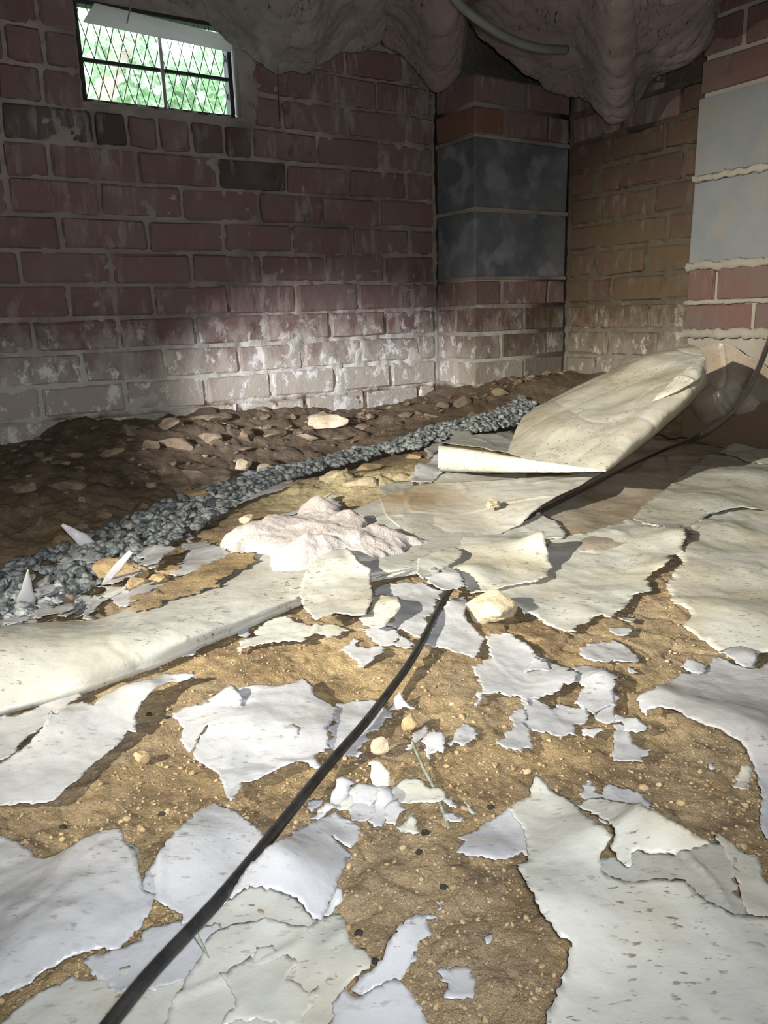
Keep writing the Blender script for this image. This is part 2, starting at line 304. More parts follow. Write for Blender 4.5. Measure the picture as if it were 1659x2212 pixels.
def boxv(a, b):   # bevelled box local verts/faces between corners a, b
    a = np.array(a, float); b = np.array(b, float)
    def mk(bev):
        V = []; idx = {}
        for i in (0, 1):
            for j in (0, 1):
                for k in (0, 1):
                    c = [(a, b)[i][0], (a, b)[j][1], (a, b)[k][2]]; sg = [1-2*i, 1-2*j, 1-2*k]
                    for ax in range(3):
                        v = [c[t]+(0 if t == ax else sg[t]*bev) for t in range(3)]; idx[(i, j, k, ax)] = len(V); V.append(v)
        F = []
        for ax in range(3):
            o1, o2 = [t for t in range(3) if t != ax]
            for sd in (0, 1):
                q = []
                for p_, q_ in ((0, 0), (1, 0), (1, 1), (0, 1)):
                    c = [0, 0, 0]; c[ax] = sd; c[o1] = p_; c[o2] = q_; q.append(idx[(*c, ax)])
                F.append(q)
        for ax in range(3):
            o1, o2 = [t for t in range(3) if t != ax]
            for p_ in (0, 1):
                for q_ in (0, 1):
                    c0 = [0, 0, 0]; c0[o1] = p_; c0[o2] = q_; c1 = list(c0); c1[ax] = 1
                    F.append([idx[(*c0, o1)], idx[(*c1, o1)], idx[(*c1, o2)], idx[(*c0, o2)]])
        for i in (0, 1):
            for j in (0, 1):
                for k in (0, 1): F.append([idx[(i, j, k, 0)], idx[(i, j, k, 1)], idx[(i, j, k, 2)]])
        return np.array(V), F
    return mk
def fixn(me):
    bm = bmesh.new(); bm.from_mesh(me); bmesh.ops.recalc_face_normals(bm, faces=bm.faces); bm.to_mesh(me); bm.free(); return me
def sbox(name, s0, s1, n0, n1, z0, z1, m, parent=None, bev=.004, jit=.0016, tilt=0.):
    V, F = boxv((s0, n0, z0), (s1, n1, z1))(min(bev, abs(s1-s0)*.2, abs(n1-n0)*.2, abs(z1-z0)*.2))
    c = V.mean(0); V = V + rng.normal(0, jit, V.shape)
    if tilt: d = V-c; V[:, 2] += d[:, 0]*tilt; V[:, 1] += d[:, 0]*tilt*.5
    Wd = V[:, :1]*SD + V[:, 1:2]*ND; Wd[:, 2] = V[:, 2]
    return link(name, fixn(mesh(name, Wd, F)), m, parent)
def catmull(P, t):
    n = len(P); t = np.clip(t, 0, n-1-1e-9); i = np.floor(t).astype(int); f = (t-i)[:, None]
    g = lambda k: P[np.clip(k, 0, n-1)]
    a, b_, c, d = g(i-1), g(i), g(i+1), g(i+2)
    return .5*((2*b_)+(-a+c)*f+(2*a-5*b_+4*c-d)*f**2+(-a+3*b_-3*c+d)*f**3)
def loft(rows, nu, nv):
    A = np.array(rows, float); R = np.stack([catmull(A[i], np.linspace(0, A.shape[1]-1, nv)) for i in range(A.shape[0])])
    out = np.stack([catmull(R[:, j], np.linspace(0, A.shape[0]-1, nu)) for j in range(nv)], 1); return out
def gridnormals(P):
    du = np.gradient(P, axis=0); dv = np.gradient(P, axis=1); n = np.cross(du, dv); return n/(np.linalg.norm(n, axis=2, keepdims=True)+1e-12)
def tube(name, pts, r, m, parent=None, seg=12, sub=10):
    P = np.array(pts, float); Q = catmull(P, np.linspace(0, len(P)-1, (len(P)-1)*sub+1)); T = np.gradient(Q, axis=0); T /= np.linalg.norm(T, axis=1, keepdims=True)
    up = np.array([0.13, .21, 1.]); A = np.cross(T, up); A /= np.linalg.norm(A, axis=1, keepdims=True); B = np.cross(T, A); a = np.linspace(0, 2*math.pi, seg, endpoint=False)
    rr = np.interp(np.linspace(0, 1, len(Q)), np.linspace(0, 1, len(r)), r) if hasattr(r, '__len__') else np.full(len(Q), r)
    G = Q[:, None]+rr[:, None, None]*(np.cos(a)[None, :, None]*A[:, None]+np.sin(a)[None, :, None]*B[:, None])
    n = len(Q); V = G.reshape(-1, 3); idx = np.arange(n*seg).reshape(n, seg); idx = np.c_[idx, idx[:, :1]]
    F = [list(map(int, q)) for q in np.stack([idx[:-1, :-1], idx[:-1, 1:], idx[1:, 1:], idx[1:, :-1]], -1).reshape(-1, 4)]
    F.append(list(range(seg))); F.append(list(range((n-1)*seg, n*seg))[::-1])
    return link(name, fixn(mesh(name, V, F)), m, parent, True)
# ------------------------------------------------------------------ the setting: soil floor
NA, NR = 760, 560
ang = np.concatenate([np.linspace(-.95, .95, NA), np.linspace(.95, 2*math.pi-.95, 120)[1:-1]])
dx, dy = np.sin(ang), np.cos(ang)
ds, dn = dx*SD[0]+dy*SD[1], dx*ND[0]+dy*ND[1]
with np.errstate(divide='ignore'):
    rm = np.minimum.reduce([np.where(ds > 0, (S1+.02)/ds, (-1.82)/ds), np.where(dn > 0, (DW+.02)/dn, (-1.52)/dn)])
u = np.linspace(0, 1, NR)[:, None]; R = .13*(rm[None, :]/.13)**(u**.93)
X = R*dx; Y = R*dy; Z = GF(X, Y)
Pg = np.stack([X, Y, Z], -1); nr, nc = X.shape; me = bpy.data.meshes.new('floor'); idx = np.arange(nr*nc).reshape(nr, nc); idx = np.c_[idx, idx[:, :1]]
q = np.stack([idx[:-1, :-1], idx[:-1, 1:], idx[1:, 1:], idx[1:, :-1]], -1).reshape(-1, 4)
V = np.concatenate([Pg.reshape(-1, 3), [[0, 0, float(Z[0].mean())]]]); c0 = len(V)-1
q2 = np.stack([idx[0, :-1], np.full(nc, c0), idx[0, 1:], idx[0, 1:]], -1)
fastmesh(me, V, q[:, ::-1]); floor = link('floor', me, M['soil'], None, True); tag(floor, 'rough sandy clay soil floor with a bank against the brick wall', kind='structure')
# ------------------------------------------------------------------ walls
ZL = lambda k: .773-.0813*k
WS0, WS1, WZ0, WZ1 = .512, .915, .872, 1.10
def wallgrid(name, s0, s1, z0, z1, fn, m, step=.009, hole=None, amp=.0062):
    ns, nz = int((s1-s0)/step)+1, int((z1-z0)/step)+1; S, Zz = np.meshgrid(np.linspace(s0, s1, ns), np.linspace(z0, z1, nz))
    d = amp*fbm(S*45, Zz*45, 3, 31)+amp*.8*fbm(S*9, Zz*9, 2, 61); P = fn(S, Zz, d); idx = np.arange(ns*nz).reshape(nz, ns)
    q = np.stack([idx[:-1, :-1], idx[:-1, 1:], idx[1:, 1:], idx[1:, :-1]], -1).reshape(-1, 4)
    if hole:
        cs = (S[:-1, :-1]+S[1:, 1:]).ravel()/2; cz = (Zz[:-1, :-1]+Zz[1:, 1:]).ravel()/2
        q = q[~((cs > hole[0]) & (cs < hole[1]) & (cz > hole[2]) & (cz < hole[3]))]
    return P.reshape(-1, 3), q
def addboxes(V, q, boxes):
    Vs = [V]; qs = [q]; k = len(V)
    for (a0, a1, b0, b1, c0_, c1_) in boxes:
        c = np.array([W3(s, n, z) for s in (a0, a1) for n in (b0, b1) for z in (c0_, c1_)]); Vs.append(c)
        qs.append(np.array([[0, 1, 3, 2], [4, 6, 7, 5], [0, 4, 5, 1], [2, 3, 7, 6], [0, 2, 6, 4], [1, 5, 7, 3]])+k); k += 8
    return np.concatenate(Vs), np.concatenate(qs)
fnL = lambda S, Zz, d: S[..., None]*SD+(DW+.0035-d)[..., None]*ND+Zz[..., None]*np.array([0, 0, 1.])
V, q = wallgrid('wall_left', -.35, S0+.02, -.06, 1.24, fnL, None, hole=(WS0, WS1, WZ0, WZ1))
V, q = addboxes(V, q, [(-1.9, -.35, DW, DW+.22, -.1, 1.24), (-.35, WS0, DW+.02, DW+.22, -.1, 1.24), (WS1, WS1+.17, DW+.02, DW+.045, -.1, 1.24), (WS1+.17, S1+.25, DW+.02, DW+.22, -.1, 1.24), (WS0, WS1+.17, DW+.02, DW+.22, -.1, WZ0-.004), (WS0, WS1+.17, DW+.02, DW+.05, WZ1, 1.24)])
wl = link('wall_left', fastmesh(bpy.data.meshes.new('wall_left'), V, q), M['mortar'], None); tag(wl, 'old red brick foundation wall with white salt stains below a small vent window', kind='structure')
JN = {-4: [-150, -40, 80, 165, 560, 746, 871], -3: [-180, -85, 8, 95, 545, 678, 814], -2: [-210, -105, -12, 92, 548, 611, 750, 879], -1: [-200, -100, 2, 203, 274, 341, 411, 484, 546, 687, 820],
      0: [-230, -105, 5, 107, 297, 470, 620, 755, 878], 1: [-200, 17, 217, 394, 560, 696, 822], 2: [-240, -70, 131, 320, 484, 631, 763, 885], 3: [-160, 45, 241, 413, 567, 704, 831],
      4: [-260, -70, 151, 333, 495, 640, 773, 889], 5: [-160, 73, 258, 424, 572, 713, 833], 6: [-230, -20, 179, 357, 516, 655, 780, 900], 7: [-160, 90, 273, 445, 587, 724, 845], 8: [-230, -10, 190, 365, 520, 660, 790, 905]}
def spx(px, z):   # wall coordinate under a pixel column at height z
    lo, hi = -200, 1400
    for _ in range(30):
        mid = (lo+hi)/2; p = pixN(px, mid, DW)
        if p[2] > z: lo = mid
        else: hi = mid
    return float(p@SD)
g = .0055
for k, js in JN.items():
    zt, zb = ZL(k), ZL(k+1); zm = (zt+zb)/2; ss = [spx(p, zm) for p in js]+[S0-.004]
    for i in range(len(ss)-1):
        a, b_ = ss[i]+g, ss[i+1]-g
        if k <= -2 and js[i] in (165, 95, 92):
            b_ = WS0-.004
        if k <= -2 and b_ > WS0 and a < WS1:
            a = max(a, WS1+.006)
        if b_-a < .02: continue
        hdr = (k == -1 and 200 < js[i] < 540); pr = .0035 if not hdr else .010
        mm = M['brick_soot'] if (k == -1 and js[i] in (2, 203, 411, 484)) or (k == 0 and js[i] == 470) else M['brick']
        if (k, js[i]) in ((0, 297), (-1, 546), (0, 620), (-2, 611)): mm = M['brick']
        o = sbox('brick', a, b_, DW-pr+rng.normal(0, .0012), DW+.05, zb+g*.9+rng.normal(0, .001), zt-g*.9+(.008 if hdr else 0)*0+rng.normal(0, .001), mm, wl, .005, .0015, rng.normal(0, .012))
# right wall
fnR = lambda S, Zz, d: (S1+.0035-d)[..., None]*SD+S[..., None]*ND+Zz[..., None]*np.array([0, 0, 1.])
V, q = wallgrid('wall_right', .9, DW, -.06, 1.24, fnR, None)
V, q = addboxes(V, q[:, ::-1], [(S1+.02, S1+.2, -1.6, DW+.02, -.1, 1.24)])
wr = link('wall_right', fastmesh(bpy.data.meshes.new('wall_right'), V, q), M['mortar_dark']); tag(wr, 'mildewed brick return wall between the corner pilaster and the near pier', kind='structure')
for k in range(-4, 9):
    zt, zb = ZL(k), ZL(k+1); n0 = D2-.006; off = [.02, .125][k % 2] + rng.normal(0, .012); a1 = n0; edges = [n0, n0-off if off > .06 else n0-.2+off*.5]
    while edges[-1] > 1.15: edges.append(edges[-1]-.203+rng.normal(0, .006))
    for i in range(len(edges)-1):
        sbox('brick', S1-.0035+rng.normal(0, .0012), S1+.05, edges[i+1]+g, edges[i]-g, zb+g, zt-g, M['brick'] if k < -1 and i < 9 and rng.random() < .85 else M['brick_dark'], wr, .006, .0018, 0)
# corner pilaster
V, q = addboxes(np.zeros((0, 3)), np.zeros((0, 4), int), [(S0+.004, S1, D2+.004, DW+.02, -.1, 1.012)])
pl = link('trim_1', fastmesh(bpy.data.meshes.new('trim_1'), V, q), M['mortar']); tag(pl, 'square brick corner pilaster with two grey concrete blocks let into it', kind='structure')
def pil_row(k, joint, wrapn):
    zt, zb = ZL(k)-g, ZL(k+1)+g; ob = M['brick_orange'] if k in (-2,) else M['brick'] if k < 3 else M['brick']
    sbox('brick', S0, joint[0]-g, D2, (DW-.01) if wrapn else D2+.092, zb, zt, ob, pl)
    if not wrapn: sbox('brick', S0, S0+.08, D2+.104, DW-.01, zb, zt, ob, pl)
    js = [j for j in joint]+[S1-.002]
    for i in range(len(js)-1): sbox('brick', js[i]+g, js[i+1]-g, D2, D2+.05, zb, zt, M['brick'] if k < 5 else M['brick_dark'], pl)
for k in (-3, -2): pil_row(k, [1.668, 1.845] if k % 2 == 0 else [1.755], k % 2 == 0)
for k in (4, 5, 6, 7): pil_row(k, [1.662, 1.86] if k % 2 == 0 else [1.76], k % 2 == 0)
for z0, z1 in ((.655, .846), (.458, .645)): sbox('concrete_block', S0-.001, S1-.01, D2-.002, DW-.012, z0, z1, M['block_dark'], pl, .004, .001)
for z in (.6505, .851, .4535):
    sbox('mortar_joint', S0+.002, S1, D2+.001, DW, z-.006, z+.006, M['mortar'], pl, .003, .0015)
# near pier
pr = sbox('brick_pier', S2+.007, S1-.002, .35, PN-.007, -.08, 1.24, M['mortar_pale'], None, .002, 0); recenter(pr); tag(pr, 'tall pier of clean red bricks and pale grey concrete blocks at the right edge', 'pier')
PR0 = pr.location.copy()
def pbox(name, *a, **k):
    o = sbox(name, *a, **k); o.data.transform(Matrix.Translation(-PR0)); o.parent = pr; return o
def yz(px, py): p = pixS(px, py, S2); return float(p@ND), float(p[2])
zl = [.955, .9255, .846, .6575, .449, .361, .2835]
def prow(z0, z1, js, m, nm='brick', gg=.006):
    for i in range(len(js)-1): pbox(nm, S2+rng.normal(0, .001), S2+.1, js[i+1]+gg, js[i]-gg, z0+gg, z1-gg, m, None, bev=.003, jit=.0012)
e = PN+.006; y1, y2, y3, y4, y5 = yz(1622, 20)[0], yz(1603, 90)[0], yz(1640, 150)[0], yz(1546, 610)[0], yz(1624, 690)[0]
prow(1.012, 1.10, [e, e-.2, e-.4], M['brick_clean']); prow(.928, 1.012, [e, y2, y2-.2, y2-.4], M['brick_clean']); prow(.846, .928, [e, e-.2, e-.4], M['brick_clean'])
prow(.6575, .846, [e, e-.4, e-.8], M['block'], 'concrete_block'); prow(.449, .6575, [e, e-.4, e-.8], M['block'], 'concrete_block')
prow(.361, .449, [e, y4, y4-.2, y4-.4], M['brick_clean']); prow(.2835, .361, [e, y5, y5-.2, y5-.4], M['brick_clean'])
for z, t_ in ((.6575, .009), (.449, .011), (.283, .014), (.361, .006)):   # squeezed-out mortar ledges
    n_ = 70; S_ = np.linspace(PN+.004, PN-.5, n_); prof = []
    for a in np.linspace(0, 2*math.pi, 9)[:-1]:
        rr = t_*(.9+.5*fbm(S_*55, np.full(n_, a), 2, int(z*100))); prof.append(S_[:, None]*ND+(S2-.001+.0-.5*rr*np.cos(a))[:, None]*SD+np.array([0, 0, z])+(rr*np.sin(a))[:, None]*np.array([0, 0, 1.]))
    P_ = np.stack(prof, 1)-np.array(PR0); link('mortar_bead', fixn(fastgrid('mortar_bead', P_, True)), M['mortar_pale'], pr, True)
# hidden sides of the crawl space, ceiling and joists
for nm, bx in (('wall_back', (-1.9, S1+.2, -1.62, -1.5, -.1, 1.24)), ('wall_side', (-1.95, -1.8, -1.62, DW+.2, -.1, 1.24)), ('ceiling', (-1.95, S1+.25, -1.62, DW+.25, 1.24, 1.30))):
    V, q = addboxes(np.zeros((0, 3)), np.zeros((0, 4), int), [bx]); o = link(nm, fastmesh(bpy.data.meshes.new(nm), V, q), M['wood'] if nm == 'ceiling' else M['mortar_dark'])
    tag(o, {'wall_back': 'dark foundation wall behind the photographer', 'wall_side': 'dark foundation wall closing the left side', 'ceiling': 'dark timber subfloor over the crawl space'}[nm], kind='structure')
for i, s in enumerate((-.9, -.45, 0, .45, .9, 1.35)):
    o = sbox('joist', s, s+.04, -1.5, DW-.02, 1.10, 1.24, M['wood'], bpy.data.objects['ceiling'], .003, .001)
# ------------------------------------------------------------------ vent window
FN = DW+.035
win = empty('window_1', W3(.71, FN, WZ0)); tag(win, 'low black iron vent window with diamond grille in the brick wall', kind='structure'); WL = Vector(win.location)
def wbox(name, *a, **k):
    o = sbox(name, *a, **k); o.data.transform(Matrix.Translation(-WL)); o.parent = win; return o
a0, a1, b0, b1 = WS0+.006, WS1-.012, WZ0+.012, WZ1-.01
def bars(name, segs, r, m):
    V = []; F = []
    for (p, q_) in segs:
        p = np.array(p); q_ = np.array(q_); T = (q_-p)/np.linalg.norm(q_-p); A = np.cross(T, ND); A /= np.linalg.norm(A); B = np.cross(T, A); k = len(V)
        for e_ in (p, q_):
            for c in range(6): V.append(e_+r*(A*math.cos(c*math.pi/3)+B*math.sin(c*math.pi/3))-np.array(WL))
        for c in range(6): F.append([k+c, k+(c+1) % 6, k+6+(c+1) % 6, k+6+c])
        F.append([k+c for c in range(6)]); F.append([k+6+c for c in range(6)][::-1])
    return link(name, fixn(mesh(name, V, F)), m, win)
wbox('frame_bottom', a0-.004, a1+.004, FN-.012, FN+.02, b0-.012, b0, M['iron'], None, bev=.002, jit=.0003)
wbox('frame_top', a0-.004, a1+.004, FN-.012, FN+.02, b1, b1+.01, M['iron'], None, bev=.002, jit=.0003)
wbox('frame_side', a0-.004, a0+.006, FN-.012, FN+.02, b0, b1, M['iron'], None, bev=.002, jit=.0003)
wbox('frame_side', a1-.008, a1+.004, FN-.012, FN+.02, b0, b1, M['iron'], None, bev=.002, jit=.0003)
zm = .972
wbox('crossbar', a0, a1, FN-.006, FN+.004, zm-.004, zm+.004, M['iron'], None, bev=.001, jit=.0003)
sm = .7165
wbox('mullion', sm-.0045, sm+.0045, FN-.014, FN-.004, b0, b1-.03, M['alu'], None, bev=.001, jit=.0003)
for sgn in (1, -1):    # crossing diagonal wires, each a part
    pitch, hgt = .0295, .092; k0 = -4
    for i in range(-5, 18):
        s_ = a0+i*pitch+.006; p0, p1 = [s_, b0], [s_+sgn*pitch*(b1-b0)/hgt, b1]
        def clip(p, q_):
            t0, t1 = 0., 1.; d_ = q_[0]-p[0]
            for lim, sg in ((a0, 1), (a1, -1)):
                f0 = sg*(p[0]-lim); f1 = sg*(q_[0]-lim)
                if f0 < 0 and f1 < 0: return None
                if f0 < 0: t0 = max(t0, f0/(f0-f1))
                if f1 < 0: t1 = min(t1, f0/(f0-f1))
            return (t0, t1) if t1 > t0 else None
        c = clip(p0, p1)
        if not c: continue
        g0 = W3(p0[0]+(p1[0]-p0[0])*c[0], FN+.001*sgn, p0[1]+(p1[1]-p0[1])*c[0]); g1 = W3(p0[0]+(p1[0]-p0[0])*c[1], FN+.001*sgn, p0[1]+(p1[1]-p0[1])*c[1])
        bars('grille_wire', [(g0, g1)], .0011, M['iron'])
wbox('insect_screen', a0, a1, FN+.014, FN+.0145, b0, b1, M['screen'], None, bev=.0001, jit=0)
# tilted metal flap
fl = [pixN(205, 7, DW+.012), pixN(508, 82, DW+.012), pixN(499, 113, DW-.012), pixN(180, 48, DW-.012)]
fv = [v-np.array(WL) for v in fl]+[v-np.array(WL)+ND*.002+np.array([0, 0, .002]) for v in fl]
link('damper_flap', fixn(mesh('damper_flap', fv, [[0, 1, 2, 3], [4, 7, 6, 5], [0, 4, 5, 1], [1, 5, 6, 2], [2, 6, 7, 3], [3, 7, 4, 0]])), M['flap'], win)
tube('latch_wire', [pixN(284, -20, DW-.02)-np.array(WL), pixN(281, 20, DW-.02)-np.array(WL), pixN(274, 50, DW-.018)-np.array(WL)], .0018, M['alu'], win, 6, 4)
# crumbling mortar along the sill
n_ = 90; S_ = np.linspace(WS0, WS1+.004, n_); prof = []
for a in np.linspace(0, 2*math.pi, 9)[:-1]:
    rr = .006*(.8+.8*fbm(S_*60, np.full(n_, a), 2, 5)); prof.append(S_[:, None]*SD+(DW+.006-rr*1.6*np.cos(a))[:, None]*ND+np.array([0, 0, WZ0-.002])+(rr*np.sin(a))[:, None]*np.array([0, 0, 1.])-np.array(WL))
link('sill_mortar', fixn(fastgrid('sill_mortar', np.stack(prof, 1), True)), M['mortar_pale'], win, True)
# outdoors seen through the vent
lawn = link('lawn', mesh('lawn', [W3(-4, DW+.23, .55), W3(7, DW+.23, .55), W3(7, 12, .7), W3(-4, 12, .7)], [[0, 1, 2, 3]]), M['grass']); tag(lawn, 'green lawn outside beyond the vent window', kind='structure'); lawn.name = 'lawn'
tr = empty('garden_tree', W3(1.6, 4.3, .6)); tag(tr, 'leafy green garden tree with pale leaning trunk seen through the vent grille', 'tree'); TL = np.array(tr.location)
cen = [pixN(p[0], p[1], 4.2) for p in ((225, 160), (300, 120), (260, 60), (310, 200), (420, 180), (460, 130), (440, 200), (360, 170), (200, 90), (480, 190), (470, 100), (335, 60), (380, 210), (250, 220), (430, 110))]
V = []; F = []
gapc = pixN(385, 92, 4.2)
for i in range(4600):
    c = cen[i % len(cen)]+rng.normal(0, 1, 3)*np.array([.10, .22, .085])
    gd = (gapc-CAM)/np.linalg.norm(gapc-CAM); cl_ = c-CAM; of = cl_-gd*(cl_@gd)
    if np.linalg.norm(of*np.array([1, 1, 1.5])) < .10+.04*rng.random(): continue
    e1 = rng.normal(0, 1, 3); e1 /= np.linalg.norm(e1); e2 = np.cross(e1, rng.normal(0, 1, 3)); e2 /= np.linalg.norm(e2); L = .035; k = len(V)
    for a_, b_ in ((-1, 0), (0, .45), (1, 0), (0, -.45)): V.append(c+e1*L*a_+e2*L*b_-TL)
    F.append([k, k+1, k+2, k+3])
tag(link('foliage', mesh('foliage', V, F), M['leaf'], tr), kind='stuff')
tube('trunk', [pixN(195, 330, 4.0)-TL, pixN(240, 170, 4.0)-TL, pixN(285, 60, 4.0)-TL, pixN(300, -40, 4.0)-TL], [.05, .045, .04, .035], M['bark'], tr)
# ------------------------------------------------------------------ ceiling insulation
def batt(name, label, sil, m, d0, seed, dpx=(0, 34, 80, 150, 260), dd=(0, .07, .17, .32, .55), group=None):
    rows = []
    dep = [d0(x) for x, y in sil]
    rows.append([pixD(x, y-30, d+.06) for (x, y), d in zip(sil, dep)]); rows.append([pixD(x, y-6, d+.02) for (x, y), d in zip(sil, dep)])
    for a, b_ in zip(dpx, dd): rows.append([pixD(x, y-a, d-b_*1.0) for (x, y), d in zip(sil, dep)])
    P = loft(rows, 90, 26*len(sil)//2); N = gridnormals(P); U = P@SD; Vv = P@ND; Zq = P[..., 2]
    r1 = 1-np.abs(fbm(U*5+Zq*4, Vv*5, 2, seed)); dsp = .034*(r1-.6)+.006*fbm(U*30, Vv*30+Zq*20, 3, seed+5)
    e_ = np.minimum(np.linspace(0, 1, P.shape[0])[:, None]*8, 1); P = P+np.array([0, 0, 1.])*(-dsp*e_)[..., None]*.8+N*(.003*fbm(U*60, Zq*60, 3, seed+9))[..., None]
    o = link(name, fastgrid(name, P), m, None, True); md = o.modifiers.new('t', 'SOLIDIFY'); md.thickness = .02; md.offset = 1; recenter(o); return tag(o, label, 'insulation', group)
wd = lambda x: float(np.interp(x, [380, 620, 860, 940, 1030, 1100, 1230, 1330, 1500, 1560], [1.93, 2.04, 2.18, 2.22, 2.14, 2.16, 2.28, 2.14, 1.9, 1.82]))-.06
batt('insulation_batt', 'pale grey glass wool batt hanging just right of the vent window', [(370, -15), (430, 22), (480, 58), (520, 92), (560, 115), (590, 143), (608, 150), (622, 146), (645, 150), (665, 150), (685, 128), (715, 103), (760, 96), (800, 86), (822, 80), (834, 40)], M['wool_grey'], wd, 3)
batt('insulation_batt', 'brownish pink glass wool batt drooping above the brick corner', [(836, 30), (841, 78), (852, 88), (885, 112), (915, 150), (940, 180), (958, 176), (976, 150), (988, 110), (994, 60), (998, 20)], M['wool'], wd, 13)
batt('insulation_batt', 'large lumpy pink glass wool batt sagging over the pilaster and right wall', [(1012, 15), (1050, 66), (1100, 112), (1130, 136), (1170, 164), (1200, 186), (1250, 196), (1290, 214), (1325, 240), (1345, 238), (1365, 200), (1400, 165), (1440, 148), (1480, 120), (1515, 78), (1530, 30), (1545, -20)], M['wool'], wd, 23)
tag(recenter(tube('conduit_cable', [pixD(960, -60, 1.55), pixD(985, 0, 1.6), pixD(1040, 47, 1.66), pixD(1100, 83, 1.72), pixD(1160, 103, 1.78), pixD(1222, 107, 1.86)], .0095, M['conduit'])), 'grey green cable sagging under the pink insulation', 'cable')
tag(recenter(tube('hanging_string', [pixD(600, 120, 1.93), pixD(601, 200, 1.98), pixD(604, 262, 2.0)], .0012, M['dark_bit'], None, 6, 6)), 'thin dark cobweb string hanging down the bricks right of the window', 'string')
# ------------------------------------------------------------------ plastic sheets
K = {'A': (0, 850, .3737), 'B': (500, 850, .3737), 'C': (1040, 850, .3731), 'D': (0, 1250, .3737), 'E': (500, 1250, .3737), 'F': (1040, 1250, .3731), 'G': (0, 1700, .3737), 'H': (500, 1700, .3737), 'I': (1040, 1700, .3731), 'P': (0, 0, 1)}
def rough_edge(P, amp, rs, step):
    out = []
    for i in range(len(P)):
        a, b_ = P[i], P[(i+1) % len(P)]; seg = [a, b_]
        def sub(a, b_, am):
            L = math.hypot(b_[0]-a[0], b_[1]-a[1])
            if L < step: return [(a[0]+rs.gauss(0, .16)*step, a[1]+rs.gauss(0, .16)*step)]
            k = rs.gauss(0, am)*L*(1.6 if L < step*5 else 1); nx, ny = -(b_[1]-a[1])/L, (b_[0]-a[0])/L; t = rs.uniform(.38, .62); m_ = (a[0]+(b_[0]-a[0])*t+nx*k, a[1]+(b_[1]-a[1])*t+ny*k)
            return sub(a, m_, am*.92)+sub(m_, b_, am*.92)
        out += sub(a, b_, amp)
    return out
SHEETS = []
def sheet(src, pts, label, layer=0, m='clean', lifts=(), name='plastic_fragment', group=None, rag=.12, curl=.0016, bumpf=None, cat='plastic sheet', wr=1., off=None):
    ox, oy, k = K[src]; rs = random.Random(len(SHEETS)*13+5); base = .0032+.0014*layer if off is None else off
    pp = [(ox+a*k, oy+b_*k) for a, b_ in pts]; LF = []
    pp = [(1672+(a-1672)*6 if a > 1672 else -12+(a+12)*3 if a < -12 else a, 2222+(b_-2222)*1.6 if b_ > 2222 else b_) for a, b_ in pp]   # sheets go on beyond the frame
    for lf in lifts:
        q = pixG(ox+lf[0]*k, oy+lf[1]*k, base); LF.append((q[0], q[1], lf[2], lf[3]))
    def lift(x, y):
        r = np.zeros_like(x)
        for (a, b_, rad, h) in LF: r = r+h*np.exp(-((x-a)**2+(y-b_)**2)/rad**2)
        return r
    W = []
    for a, b_ in pp:
        h = 0.
        for _ in range(10):
            p = pixH(a, b_, h+base); x_, y_ = np.array([p[0]]), np.array([p[1]]); h = .5*h+.5*float((GL(x_, y_)+lift(x_, y_))[0])
        p = pixH(a, b_, h+base); s_ = p@SD; p = p-SD*max(0., s_-1.755); W.append((p[0], p[1]))
    A = np.array(W); ar = abs(.5*np.sum(A[:, 0]*np.roll(A[:, 1], -1)-A[:, 1]*np.roll(A[:, 0], -1))); dist = float(np.hypot(*A.mean(0)))
    rag = min(rag, .06) if ar < .0012 else rag; step = max(.0018, .0028*dist); E_ = rough_edge(W, rag, rs, step*1.8); st = max(.0028, math.sqrt(ar/1800), .004*dist)
    x0, y0 = A.min(0)-.01; x1, y1 = A.max(0)+.01; gx, gy = np.meshgrid(np.arange(x0, x1, st), np.arange(y0, y1, st)); gx = gx+st*.3*vn(gx*900, gy*900, 1); Q = np.c_[gx.ravel(), gy.ravel()]
    EA = np.array(E_); ins = np.zeros(len(Q), bool); dm = np.full(len(Q), 9.)
    for i in range(len(EA)):
        a, b_ = EA[i], EA[(i+1) % len(EA)]; c_ = ((a[1] > Q[:, 1]) != (b_[1] > Q[:, 1]))
        with np.errstate(divide='ignore', invalid='ignore'): ins ^= c_ & (Q[:, 0] < (b_[0]-a[0])*(Q[:, 1]-a[1])/(b_[1]-a[1]+1e-15)+a[0])
        d = b_-a; t = np.clip(((Q-a)@d)/(d@d+1e-15), 0, 1); dm = np.minimum(dm, np.hypot(*(Q-a-t[:, None]*d).T))
    Qi = Q[ins & (dm > st*.45)]; ne = len(E_); co = [Vector(p) for p in E_]+[Vector(p) for p in Qi]
    r = delaunay_2d_cdt(co, [(i, (i+1) % ne) for i in range(ne)], [], 1, 1e-6)
    X_ = np.array([[v.x, v.y] for v in r[0]]); F = [list(f) for f in r[2]]
    if not F: return None
    # distance to the torn edge
    D_ = np.full(len(X_), 9.)
    for i in range(0, ne, 2): D_ = np.minimum(D_, np.hypot(X_[:, 0]-EA[i, 0], X_[:, 1]-EA[i, 1]))
    x_, y_ = X_[:, 0], X_[:, 1]; sd = len(SHEETS)
    z = GL(x_, y_)+base+lift(x_, y_)+curl*np.clip(.35+1.1*vn(x_*28, y_*28, 100+sd), 0, 1)*np.exp(-D_/.011)
    z += wr*(.0012*fbm(x_*30, y_*30, 3, 200+sd)+.0035*np.clip(.10-np.abs(vn(x_*11+y_*3, y_*9-x_*4, 300+sd)), 0, .1)/.1*np.clip(vn(x_*5, y_*5, sd+9)+.2, 0, 1))
    if bumpf is not None: z += bumpf(x_, y_)
    me = mesh(name, np.c_[x_, y_, z], F); o = link(name, fixn(me), M[m], None, True)
    if sum(f.normal.z for f in me.polygons) < 0: me.flip_normals()
    md = o.modifiers.new('t', 'SOLIDIFY'); md.thickness = .0004; md.offset = 1
